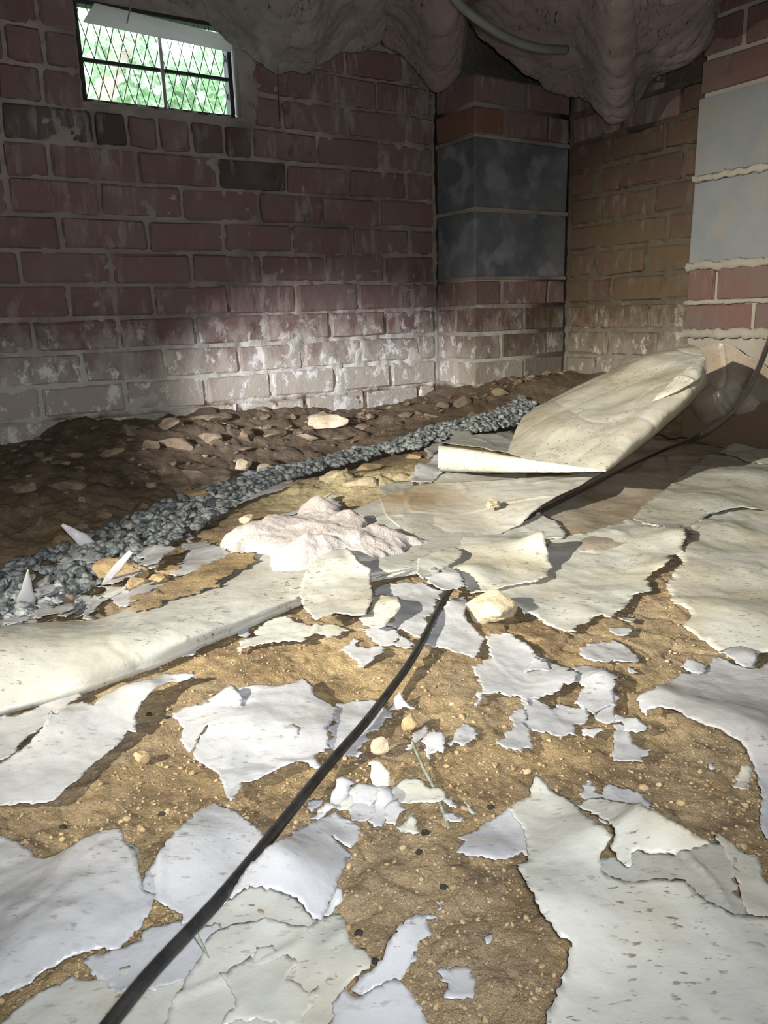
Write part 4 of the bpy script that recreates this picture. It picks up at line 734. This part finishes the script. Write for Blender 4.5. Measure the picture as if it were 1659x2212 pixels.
rolls = [  # back edge, back slope, crest, front, tucked edge
 [(-60, 1354, .012), (-60, 1366, .030), (-60, 1390, .040), (-60, 1470, .030), (-60, 1545, .012), (-60, 1566, .003)],
 [(0, 1350, .012), (0, 1362, .030), (0, 1388, .040), (0, 1462, .030), (0, 1528, .012), (0, 1546, .003)],
 [(110, 1343, .010), (118, 1355, .026), (130, 1385, .036), (145, 1445, .028), (155, 1490, .011), (160, 1504, .003)],
 [(215, 1338, .008), (235, 1350, .020), (262, 1370, .032), (290, 1412, .025), (308, 1442, .010), (312, 1452, .003)],
 [(300, 1300, .006), (325, 1318, .012), (360, 1345, .026), (400, 1375, .024), (428, 1392, .010), (434, 1400, .003)],
 [(380, 1252, .006), (410, 1275, .008), (455, 1310, .022), (500, 1340, .022), (525, 1352, .010), (532, 1360, .003)],
 [(470, 1208, .006), (510, 1235, .008), (560, 1270, .018), (600, 1298, .020), (620, 1310, .010), (628, 1317, .003)],
 [(570, 1165, .006), (610, 1200, .008), (660, 1230, .016), (700, 1262, .018), (715, 1275, .010), (722, 1284, .003)],
 [(660, 1125, .006), (700, 1160, .009), (750, 1195, .014), (785, 1235, .016), (800, 1248, .009), (806, 1256, .003)],
 [(745, 1108, .006), (790, 1140, .010), (840, 1175, .012), (880, 1218, .014), (893, 1232, .008), (900, 1240, .003)],
 [(835, 1070, .006), (880, 1110, .010), (920, 1150, .012), (955, 1190, .013), (968, 1207, .008), (975, 1216, .003)],
 [(920, 1045, .006), (960, 1080, .010), (1000, 1120, .012), (1030, 1150, .012), (1045, 1164, .008), (1052, 1172, .003)]]
loftsheet('folded_sheet', [[gp(*p) for p in r] for r in rolls], 200, 60, 'dirty', 'long thick sheet folded into a roll across the left foreground', 50, .0007)
# flap rising to the big fold
fl = [[(820, 1078, .008), (900, 1048, .008), (1000, 1040, .010), (1110, 1035, .022), (1210, 1026, .036), (1306, 1014, .052)],
      [(840, 1120, .010), (920, 1098, .010), (1010, 1085, .013), (1100, 1074, .024), (1180, 1064, .036), (1262, 1044, .046)],
      [(900, 1165, .011), (970, 1145, .011), (1040, 1124, .013), (1100, 1108, .020), (1150, 1096, .028), (1200, 1074, .034)],
      [(960, 1205, .011), (1020, 1180, .010), (1070, 1160, .010), (1100, 1142, .014), (1130, 1128, .018), (1152, 1106, .020)]]
loftsheet('folded_sheet', [[gp(*p) for p in r] for r in fl], 70, 90, 'stained', 'orange stained flap sloping up to the tip of the big curled fold', 71, .0014)
S('P', [(800, 1253), (850, 1235), (905, 1218), (950, 1195), (1010, 1160), (1060, 1140), (1115, 1118), (1160, 1108), (1205, 1125), (1222, 1150), (1215, 1163), (1180, 1163), (1180, 1180), (1188, 1200), (1195, 1224), (1184, 1250), (1110, 1266), (1050, 1280), (1017, 1283), (1003, 1262), (985, 1250), (950, 1232), (905, 1228), (850, 1245)], 'yellow stained lobe of sheet behind the pale rock', 4, 'cream', name='plastic_sheet', lifts=[(1180, 1200, .035, .030), (1080, 1190, .06, .012), (1020, 1240, .03, .010)], rag=.03)
S('B', [(1065, 1045), (1080, 960), (1160, 925), (1290, 882), (1340, 915), (1330, 950), (1240, 1000), (1150, 1050), (1110, 1075)], 'shaded cream flap leaning over the left side of the yellow lobe', 6, 'cream', name='plastic_sheet', lifts=[(1290, 900, .03, .004)], rag=.02, off=.017)
S('B', [(1130, 1100), (1155, 1050), (1145, 1020), (1185, 1008), (1200, 1035), (1250, 1000), (1300, 1020), (1350, 1080), (1365, 1130), (1330, 1120), (1260, 1138), (1180, 1125)], 'bright white torn scrap where the cable disappears', 7, 'clean', lifts=[(1240, 1060, .025, .006)], off=.020)
S('P', [(652, 1253), (650, 1290), (655, 1310), (664, 1322), (680, 1341), (724, 1325), (760, 1332), (790, 1330), (806, 1290), (801, 1254), (801, 1235), (776, 1220), (765, 1200), (750, 1190), (724, 1184), (704, 1186), (690, 1200), (665, 1232)], 'round dusty sheet on end of the roll in front of the insulation', 6, 'dirty', name='plastic_sheet', lifts=[(740, 1215, .05, .012)], rag=.02, off=.021)
S('B', [(815, 1180), (860, 1165), (900, 1175), (970, 1185), (982, 1240), (940, 1290), (890, 1345), (840, 1360), (760, 1340), (740, 1300), (800, 1250)], 'smaller cream lobe joined to the right of the round sheet', 5, 'cream', lifts=[(930, 1230, .02, .006)], rag=.02, off=.015)
S('P', [(1085, 1128), (1110, 1105), (1163, 1092), (1171, 1088), (1168, 1108), (1150, 1112), (1120, 1118)], 'little white lip of sheet beside the cable under the fold', 6, 'clean', lifts=[(1165, 1095, .015, .010)])
# big cone-like fold: rows run from its low left end to the open mouth at right; each row top silhouette -> underside
BF = [[(1096, 978, 1.60), (1130, 990, 1.53), (1185, 1002, 1.46), (1245, 1010, 1.39), (1290, 1015, 1.345), (1306, 1018, 1.34), (1308, 1021, 1.37)],
      [(1108, 945, 1.66), (1150, 953, 1.58), (1205, 966, 1.49), (1262, 980, 1.41), (1306, 990, 1.355), (1326, 1004, 1.35), (1322, 1008, 1.42)],
      [(1124, 912, 1.71), (1165, 916, 1.62), (1225, 928, 1.52), (1285, 948, 1.43), (1328, 966, 1.375), (1350, 984, 1.37), (1348, 990, 1.47)],
      [(1146, 887, 1.75), (1185, 887, 1.66), (1248, 897, 1.56), (1310, 918, 1.46), (1352, 938, 1.39), (1374, 962, 1.39), (1376, 968, 1.52)],
      [(1200, 859, 1.76), (1236, 857, 1.67), (1294, 868, 1.58), (1350, 888, 1.48), (1386, 908, 1.41), (1408, 936, 1.41), (1412, 940, 1.56)],
      [(1262, 829, 1.75), (1292, 827, 1.67), (1342, 839, 1.60), (1392, 858, 1.50), (1420, 878, 1.43), (1440, 906, 1.43), (1448, 908, 1.60)],
      [(1322, 800, 1.74), (1350, 797, 1.66), (1392, 808, 1.60), (1430, 828, 1.51), (1455, 850, 1.45), (1472, 878, 1.45), (1484, 876, 1.62)],
      [(1372, 775, 1.72), (1396, 774, 1.65), (1430, 784, 1.60), (1463, 803, 1.52), (1484, 826, 1.46), (1496, 853, 1.46), (1508, 850, 1.62)],
      [(1440, 757, 1.70), (1458, 759, 1.64), (1482, 768, 1.60), (1500, 785, 1.53), (1512, 806, 1.48), (1516, 832, 1.48), (1526, 830, 1.62)],
      [(1484, 743, 1.69), (1500, 747, 1.64), (1514, 757, 1.60), (1522, 772, 1.54), (1525, 790, 1.50), (1522, 812, 1.50), (1530, 812, 1.62)]]
loftsheet('curled_fold', [[pixD(*p) for p in r] for r in BF], 150, 110, 'tan', 'big stiff sheet curled up into an open cone before the pier', 91, .0011, th=.0012, dents=[(1330, 868, 1.54, .035, .022), (1350, 925, 1.45, .03, .012), (1395, 830, 1.54, .03, -.010), (1440, 800, 1.55, .035, .018), (1200, 905, 1.55, .05, -.012), (1205, 945, 1.5, .03, .008)])
# inner ply visible inside the cone mouth
IN = [[(1408, 868, 1.50), (1446, 828, 1.515), (1485, 795, 1.53), (1505, 783, 1.545), (1520, 776, 1.56)],
      [(1408, 868, 1.50), (1452, 836, 1.495), (1492, 808, 1.505), (1512, 796, 1.52), (1524, 792, 1.54)],
      [(1408, 868, 1.50), (1460, 848, 1.48), (1500, 824, 1.485), (1514, 814, 1.50), (1522, 810, 1.52)]]
loftsheet('sheet_fold', [[pixD(x, y, d-.045) for x, y, d in r] for r in IN], 40, 60, 'cream', 'narrow inner ply tucked inside the mouth of the big curled fold', 95, .0015)
# tube-like roll at its left end
TB = []
for i, (x, yt, yb, d) in enumerate([(948, 962, 1018, 1.60), (1010, 969, 1020, 1.56), (1090, 983, 1021, 1.50), (1180, 997, 1021, 1.43), (1260, 1009, 1020, 1.37), (1308, 1014, 1019, 1.335)]):
    rr = (yb-yt)/2/FPX*d*1.0; c = pixD(x, (yt+yb)/2, d); row = []
    for a in np.linspace(-.55*math.pi, 1.25*math.pi, 9): row.append(c+rr*(-FW*math.cos(a)+UP*math.sin(a)))
    TB.append(row)
loftsheet('rolled_edge', TB, 110, 46, 'cream', 'tapering tube of rolled sheet pointing left from the big curled fold', 99, .0006, th=.001)
S('B', [(1040, 470), (1060, 440), (1110, 415), (1160, 380), (1195, 350), (1215, 330), (1222, 400), (1245, 452), (1200, 470), (1160, 515), (1100, 515), (1045, 512)], 'glossy blue white sheet curling out of the tube at its left end', 3, 'clean', name='plastic_sheet', lifts=[(1080, 450, .04, .016), (1190, 380, .03, .010)], rag=.02)
S('B', [(1110, 320), (1180, 290), (1262, 262), (1270, 210), (1330, 200), (1385, 215), (1392, 240), (1500, 235), (1620, 215), (1680, 300), (1640, 345), (1500, 330), (1350, 300), (1220, 290), (1210, 320), (1140, 385)], 'dusty sheet strip behind the tube along the gravel', 3, 'dirty', name='plastic_sheet', lifts=[(1300, 230, .04, .010)], rag=.03)
S('B', [(1160, 470), (1240, 455), (1330, 460), (1420, 475), (1700, 450), (1720, 560), (1400, 560), (1160, 545)], 'flat shaded sheet beneath the tube', 2, 'cream', name='plastic_sheet', rag=.02)
# sheet draped up against the pier foot
DR = []
for x, yt, yb in ((1500, 760, 905), (1530, 745, 938), (1570, 742, 940), (1620, 770, 940), (1665, 800, 940), (1720, 830, 942)):
    t = pixS(x, yt, S2-.015); b_ = gp(x, yb, .006); m_ = .5*(t+b_); DR.append([t, t*.66+b_*.34-SD*.012, m_-SD*.035, t*.3+b_*.7-SD*.045, b_])
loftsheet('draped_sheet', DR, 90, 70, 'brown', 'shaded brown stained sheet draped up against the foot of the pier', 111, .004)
# ------------------------------------------------------------------ fallen insulation clump
def clump(outline, off, hts, m, name, label, cat, grid=.0030, fz=1.):
    W = np.array([pixG(x, y, off)[:2] for x, y in outline]); rs = random.Random(3); E_ = np.array(rough_edge([tuple(p) for p in W], .12, rs, .012)); x0, y0 = E_.min(0); x1, y1 = E_.max(0)
    gx, gy = np.meshgrid(np.arange(x0-.02, x1+.02, grid), np.arange(y0-.02, y1+.02, grid)); Q = np.c_[gx.ravel(), gy.ravel()]; ins = np.zeros(len(Q), bool); dm = np.full(len(Q), 9.)
    for i in range(len(E_)):
        a, b_ = E_[i], E_[(i+1) % len(E_)]; c_ = ((a[1] > Q[:, 1]) != (b_[1] > Q[:, 1])); ins ^= c_ & (Q[:, 0] < (b_[0]-a[0])*(Q[:, 1]-a[1])/(b_[1]-a[1]+1e-15)+a[0])
        d = b_-a; t = np.clip(((Q-a)@d)/(d@d+1e-15), 0, 1); dm = np.minimum(dm, np.hypot(*(Q-a-t[:, None]*d).T))
    H = np.zeros(len(Q))
    for px, py, rad, h in hts:
        q = pixG(px, py, h*.6); H += h*np.exp(-((Q[:, 0]-q[0])**2+(Q[:, 1]-q[1])**2)/rad**2)
    H = (H+.012)*np.clip(1-(1-np.clip(dm/.034, 0, 1))**2, 0, 1)**.6*(1+.22*fz*fbm(Q[:, 0]*22, Q[:, 1]*22, 2, 31)) + .0014*fbm(Q[:, 0]*90, Q[:, 1]*90, 3, 33)*np.clip(dm/.01, 0, 1)
    z = GL(Q[:, 0], Q[:, 1])+off-.016*np.clip(1-dm/.012, 0, 1)**2; top = np.c_[Q[:, 0]+.002*fbm(Q[:, 0]*60, Q[:, 1]*60, 2, 7), Q[:, 1]+.002*fbm(Q[:, 0]*60, Q[:, 1]*60, 2, 8), z+np.maximum(H, 0)]
    n_, m_ = gx.shape; idx = np.arange(n_*m_).reshape(n_, m_); q = np.stack([idx[:-1, :-1], idx[:-1, 1:], idx[1:, 1:], idx[1:, :-1]], -1).reshape(-1, 4); q = q[ins[q].all(1)]
    us = np.unique(q); mp = np.zeros(len(Q), int); mp[us] = np.arange(len(us)); o = link(name, fastmesh(bpy.data.meshes.new(name), top[us], mp[q]), M[m], None, True)
    return o, Q[ins], (z+H)[ins]
ol = [(470, 1178), (500, 1160), (545, 1148), (600, 1132), (640, 1122), (665, 1100), (680, 1078), (695, 1085), (720, 1105), (745, 1122), (775, 1120), (800, 1128), (830, 1152), (860, 1165), (905, 1170), (935, 1172), (925, 1185), (890, 1192), (860, 1205), (820, 1215), (780, 1228), (740, 1240), (690, 1240), (650, 1245), (610, 1242), (585, 1228), (583, 1205), (570, 1192), (530, 1190), (490, 1195)]
o, Qc, Zc = clump(ol, .010, [(690, 1112, .035, .020), (600, 1150, .04, .016), (640, 1205, .045, .026), (690, 1160, .03, .012), (745, 1135, .03, .014), (760, 1190, .04, .020), (810, 1180, .04, .016), (530, 1172, .035, .014), (870, 1180, .04, .006)], 'wool_pale', 'insulation_clump', '', '')
# thin loose fibres standing off the clump
V = []; F = []
pick = rng.choice(len(Qc), 2500)
for i in pick:
    a = np.array([Qc[i, 0], Qc[i, 1], Zc[i]-.002]); d = rng.normal(0, 1, 3)*np.array([1, 1, .5])+np.array([0, 0, .45]); d /= np.linalg.norm(d); L = rng.uniform(.002, .006); s_ = np.cross(d, rng.normal(0, 1, 3)); s_ /= np.linalg.norm(s_); k = len(V)
    V += [a-s_*.00016, a+s_*.00016, a+d*L]; F.append([k, k+1, k+2])
fb = link('fibres', mesh('fibres', V, F), M['wool_pale'], None); recenter(o); fb.data.transform(Matrix.Translation(-Vector(o.location))); fb.parent = o; fb['kind'] = 'stuff'
tag(o, 'fluffy pinkish white clump of fallen glass wool lying on the folded sheet', 'insulation')
# ------------------------------------------------------------------ loose soil lying on the folded sheet
S('P', [(285, 1318), (300, 1296), (345, 1268), (411, 1237), (470, 1212), (520, 1195), (560, 1196), (545, 1215), (500, 1240), (440, 1275), (390, 1290), (340, 1312), (300, 1320)], 'skin of orange brown soil spread on the back of the folded roll', 1, 'soil', name='soil_patch', cat='soil', off=.0138, rag=.15, curl=0)
# ------------------------------------------------------------------ black cable
cp = [gp(215, 2240, .030), gp(314, 2115, .030), gp(407, 2014, .028), gp(482, 1932, .026), gp(560, 1838, .018), gp(620, 1763, .012), gp(709, 1653, .010), gp(784, 1567, .011), gp(836, 1500, .010), gp(877, 1444, .010), gp(911, 1388, .012), gp(945, 1321, .014), gp(971, 1276, .012), gp(1010, 1225, .007), gp(1065, 1172, .006), gp(1118, 1135, .008), gp(1163, 1107, .010), gp(1249, 1063, .011), gp(1357, 1007, .012), gp(1430, 974, .012)]
e0 = cp[-1]; r = ray(1480, 954); cp.append(CAM+r*1.60); cp += [pixD(1521, 935, 1.52), pixD(1562, 906, 1.42), pixD(1592, 876, 1.33), pixD(1618, 838, 1.24), pixD(1640, 792, 1.14), pixD(1660, 742, 1.05), pixD(1690, 670, .97), pixD(1800, 480, .9), pixD(2000, 200, .85), pixD(2200, -150, .85)]
tag(recenter(tube('cable', cp, .0040, M['cable'], None, 14, 8)), 'long black cable snaking from bottom left across the floor to the pier', 'cable')
# ------------------------------------------------------------------ stones
def rockmesh(name, r, seed, sub=2, fac=.35, flat=(1, 1, .7), pl_=(.62, .9)):
    bm = bmesh.new(); bmesh.ops.create_icosphere(bm, subdivisions=sub, radius=1); rs = random.Random(seed); pls = []
    for _ in range(9):
        v = Vector([rs.gauss(0, 1) for _ in range(3)]).normalized(); pls.append((v, rs.uniform(*pl_)))
    for v in bm.verts:
        c = v.co.copy()
        for nrm, d in pls:
            t = c.dot(nrm)
            if t > d: c -= nrm*(t-d)
        c *= 1+fac*.35*mnoise.noise(c*1.7+Vector((seed*3.1, 0, 0)))+fac*.12*mnoise.noise(c*5+Vector((seed, 5, 0)))
        v.co = Vector((c.x*flat[0], c.y*flat[1], c.z*flat[2]))*r
    zmin = min(v.co.z for v in bm.verts)
    for v in bm.verts: v.co.z -= zmin
    me = bpy.data.meshes.new(name); bm.to_mesh(me); bm.free(); return me
def rock(px0, py0, px1, py1, label, m, name='stone', cat='stone', sink=.2, sub=3, fl=None, group=None, elev=0, pl_=(.5, .88)):
    cx = (px0+px1)/2; a = gp(cx, py1, elev); d = np.linalg.norm(a-CAM); wpx = (px1-px0)/FPX*(a-CAM)@FW/2; hpx = (py1-py0)/FPX*(a-CAM)@FW
    hz = max(hpx*.8, wpx*.5); me = rockmesh(name, wpx, abs(hash(label)) % 1000 if False else int(px0*7+py0) % 997, sub, .5, (1.1, .8, hz/wpx*.62), pl_); o = link(name, me, M[m], None, sub < 3 and False)
    hd = a[:2]/np.linalg.norm(a[:2]); b_ = a[:2]+hd*wpx*.55; z = float(GL(b_[0], b_[1])[0]); o.location = (b_[0], b_[1], z+elev-hz*sink*.5); o.rotation_euler[2] = rng.uniform(-.4, .4)
    return tag(o, label, cat, group)
rock(998, 1276, 1120, 1352, 'large pale yellowish rock in front of the yellow stained lobe', 'pale_stone', 'rock', 'rock', .3, 4)
rock(802, 1592, 845, 1634, 'small white stone just right of the cable near the twig', 'pale_stone')
rock(862, 1540, 908, 1584, 'tan stone above the small white stone', 'tan_stone')
rock(290, 1622, 325, 1652, 'brown stone on bare soil below the shiny white sheet', 'tan_stone')
rock(275, 1820, 305, 1848, 'dark green grey pebble at the top of the big glossy sheet', 'gravel', 'pebble')
rock(202, 1202, 300, 1262, 'brown sandstone slab leaning beside the gravel at left', 'tan_stone', 'rock', 'rock', .3, 4)
for i, (b4, lb, mm) in enumerate([((295, 1215, 322, 1246), 'golden stone standing behind the three flat golden stones', 'tan_stone'), ((262, 1240, 325, 1276), 'flat golden stone, nearest of the group behind the roll', 'tan_stone'), ((332, 1218, 392, 1244), 'long golden stone at the right of the group behind the roll', 'tan_stone'), ((318, 1238, 368, 1262), 'low golden stone in the middle of the group behind the roll', 'tan_stone'),
    ((136, 1278, 168, 1306), 'reddish stone behind the notched white scrap', 'clod'), ((52, 1326, 80, 1348), 'buff stone against the back of the roll at far left', 'pale_stone'), ((390, 995, 505, 1050), 'large rounded boulder on the bank above the lilac sheet', 'clod'), ((372, 1035, 420, 1075), 'brown rock at the left foot of the large boulder', 'clod'), ((400, 1045, 452, 1088), 'golden brown rock in front of the large boulder', 'tan_stone'), ((478, 1020, 515, 1052), 'brown rock at the right foot of the large boulder', 'clod'), ((503, 990, 552, 1018), 'pale crusty rock right of the large boulder', 'pale_stone'),
    ((555, 998, 600, 1022), 'pale flat rock at the gravel edge under the white salt patch', 'pale_stone'), ((690, 1012, 760, 1045), 'bright yellowish clod at the left of the pale mound', 'pale_stone'), ((745, 1020, 815, 1058), 'bright yellowish clod at the right of the pale mound', 'pale_stone'), ((760, 1000, 830, 1020), 'low yellowish clod at the back of the pale mound', 'tan_stone'), ((875, 978, 918, 992), 'small flat orange stone on the gravel left of the tube', 'tan_stone'),
    ((518, 1104, 552, 1130), 'yellow pebble left of the wishbone scrap', 'pale_stone'), ((535, 1124, 580, 1140), 'low yellow stone behind the fallen insulation', 'pale_stone'), ((655, 890, 750, 928), 'white crusted rock at the foot of the salt stained wall', 'pale_stone'), ((625, 893, 640, 906), 'small pebble left of the white crusted rock', 'clod')]):
    rock(*b4, lb, mm, 'rock' if b4[2]-b4[0] > 45 else 'stone', 'rock' if b4[2]-b4[0] > 45 else 'stone', .45)
cr = gp(1065, 1092, .03); o = link('crumb', rockmesh('crumb', .011, 5, 3, 1.4, (1.2, .8, .8)), M['pale_stone']); o.location = tuple(cr-np.array([0, 0, .006])); tag(o, 'pale crumb of mortar on the sloping stained flap', 'crumb')
# rubble embedded in the bank
rt = [(258, 890, 300, 935), (330, 880, 400, 925), (345, 920, 420, 968), (420, 915, 500, 958), (400, 872, 500, 905), (470, 895, 520, 930), (515, 910, 555, 935), (218, 955, 272, 985), (250, 942, 280, 962), (110, 985, 150, 1000), (130, 985, 155, 1002), (15, 1030, 80, 1060), (165, 1055, 185, 1085), (505, 960, 555, 975), (500, 905, 560, 950), (540, 860, 590, 890), (90, 1025, 180, 1060), (280, 1065, 330, 1100), (300, 935, 350, 965), (560, 920, 625, 945), (560, 885, 590, 900), (980, 895, 1010, 915), (940, 850, 980, 878), (975, 830, 1020, 875), (910, 880, 960, 900), (1060, 840, 1100, 870), (1010, 885, 1040, 900), (200, 1090, 240, 1120), (60, 1100, 110, 1130), (150, 1110, 200, 1140), (20, 1180, 80, 1215), (1130, 850, 1180, 880), (1200, 860, 1230, 885), (60, 960, 110, 985), (760, 890, 800, 905), (850, 885, 890, 900), (640, 930, 690, 950), (720, 935, 770, 950)]
for i, b4 in enumerate(rt):
    rock(b4[0], b4[1], b4[2], b4[3], 'dusty lump of clay rubble half buried in the bank under the brick wall', 'clod', 'clay_lump', 'rubble', 1.1, 3, pl_=(.35, .75), group='clay lumps half buried in the bank')
vr = [rockmesh('clay_lump', .01, 300+i, 2, .8, (1.2, .9, .5)) for i in range(6)]
for me_ in vr: me_.materials.append(M['clod'])
for i in range(170):
    s_ = rng.uniform(.0, 1.9); t = float(np.interp(s_, [.084, .33, .575, .83, 1.08, 1.57, 1.9], [.85, .66, .48, .40, .38, .33, .3])); dwv = rng.uniform(.02 if s_ < 1.5 else .22, max(t-.05, .25)); p = W3(s_, DW-dwv, 0)
    o = bpy.data.objects.new('clay_lump', vr[i % 6]); COL.objects.link(o); sc = rng.choice([.5, .7, .9, 1.3, 1.8, 2.4], p=[.28, .27, .2, .12, .09, .04]); o.scale = (sc,)*3
    o.location = (p[0], p[1], float(GF(np.array([p[0]]), np.array([p[1]]))[0])-.0030*sc); o.rotation_euler = (rng.uniform(-.3, .3), rng.uniform(-.3, .3), rng.uniform(0, 6.28)); tag(o, 'dusty lump of clay rubble half buried in the bank under the brick wall', 'rubble', 'clay lumps half buried in the bank')
# pebbles on the open soil (joined grit: too small to pick apart)
def scatter_mesh(pts, sizes, seeds, nm, m, flat=.7):
    base = [rockmesh('b', 1., 500+i, 2, .12, (1.5, 1, flat), (.42, .78)) for i in range(6)]; VV = []; FF = []; k = 0
    bv = []
    for bme in base:
        a = np.empty(len(bme.vertices)*3); bme.vertices.foreach_get('co', a); bv.append((a.reshape(-1, 3), np.array([list(p.vertices) for p in bme.polygons])))
    for i, (p, s_) in enumerate(zip(pts, sizes)):
        v, f = bv[i % 6]; a = rng.uniform(0, 6.28); b_ = rng.uniform(-.9, .9); c, sn = math.cos(a), math.sin(a); Rz = np.array([[c, -sn, 0], [sn, c, 0], [0, 0, 1]]); c, sn = math.cos(b_), math.sin(b_); Rx = np.array([[1, 0, 0], [0, c, -sn], [0, sn, c]])
        VV.append((v*s_)@(Rz@Rx).T+p); FF.append(f+k); k += len(v)
    o = link(nm, fastmesh(bpy.data.meshes.new(nm), np.concatenate(VV), np.concatenate(FF)), m)
    for bme in base: bpy.data.meshes.remove(bme)
    return o
pts = []; sz = []
while len(pts) < 7000:
    py = rng.uniform(1180, 2212); px = rng.uniform(-60, 1720); q = pixH(px, py, 0)
    if vn(np.array([q[0]*7]), np.array([q[1]*7]), 55)[0] < rng.uniform(-.8, .5): continue
    z = float(GF(np.array([q[0]]), np.array([q[1]]))[0]); s_ = float(np.clip(rng.exponential(.00042)+.0004, 0, .0032)); pts.append(np.array([q[0], q[1], z-.0002])); sz.append(s_)
tag(scatter_mesh(pts, sz, 0, 'grit', M['tan_stone'], .8), 'tan grit and tiny clods scattered over the bare soil', 'soil', kind='stuff')
bits = [(135, 1780), (350, 1755), (905, 1838), (322, 1538), (358, 1545), (920, 1800), (775, 2010), (810, 2075), (960, 1915), (1060, 1745)]
for px, py in bits:
    o = link('char_crumb', rockmesh('char_crumb', .0028, px % 97, 2, 1., (1.2, .8, .7)), M['dark_bit']); p = gp(px, py, 0); o.location = (p[0], p[1], float(GF(p[0:1], p[1:2])[0])-.0005); tag(o, 'tiny black char crumb on the open soil', 'crumb', 'black crumbs on the open soil')
# ------------------------------------------------------------------ gravel strip
pts = []; sz = []
while len(pts) < 2300:
    s_ = rng.uniform(-.12, 1.62); off = rng.uniform(-1, 1); _, hw = trough(np.array([s_]), np.array([0.])); td = -_[0]; p = W3(s_, DW-(td+off*hw[0]), 0)
    z = float(G0(p[0], p[1])[0]); pts.append(np.array([p[0], p[1], z+.004+.014*(1-off*off)*rng.random()-.006*0])); sz.append(rng.uniform(.0055, .0105))
order = sorted(range(len(pts)), key=lambda i: np.linalg.norm(pts[i]-CAM)-pts[i][2]*8)
gv = [rockmesh('gravel_stone', 1., 700+i, 2, .12, (1.5, 1.0, .8), (.42, .74)) for i in range(8)]
for me_ in gv: me_.materials.append(M['gravel'])
near = set(order[:300])
for i in order[:300]:
    o = bpy.data.objects.new('gravel_stone', gv[i % 8]); COL.objects.link(o); o.scale = (sz[i]*1.1,)*3; o.location = tuple(pts[i]-np.array([0, 0, sz[i]*.5])); o.rotation_euler = (rng.uniform(-.8, .8), rng.uniform(-.8, .8), rng.uniform(0, 6.28)); tag(o, 'angular blue grey gravel stone in the drain strip', 'stone', 'gravel stones in the drain strip')
rest = order[300:]
tag(scatter_mesh([pts[i] for i in rest], [sz[i] for i in rest], 0, 'gravel', M['gravel'], .75), 'blue grey crushed gravel filling the drain strip along the bank', 'gravel', kind='stuff')
# ------------------------------------------------------------------ twigs
tag(recenter(tube('twig', [gp(890, 1602, .006), gp(902, 1630, .005), gp(915, 1660, .004), gp(930, 1688, .004), gp(945, 1720, .003), gp(958, 1756, .003), gp(970, 1790, .003)], .0014, M['twig'], None, 7, 6)), 'slender frayed grey green twig lying on soil right of the cable', 'twig')
tag(recenter(tube('splinter', [gp(417, 2008, .022), gp(432, 2035, .016), gp(452, 2069, .008)], [.0018, .0012, .0003], M['twig'], None, 6, 4)), 'thin brown splinter poking out beneath the cable', 'splinter')
tag(recenter(tube('twig', [gp(1405, 944, .014), gp(1425, 938, .018), gp(1445, 948, .014), gp(1475, 945, .014), gp(1500, 948, .012), gp(1524, 936, .014)], .0022, M['dark_bit'], None, 6, 5)), 'dark crumpled twig lying in the shade by the pier', 'twig')
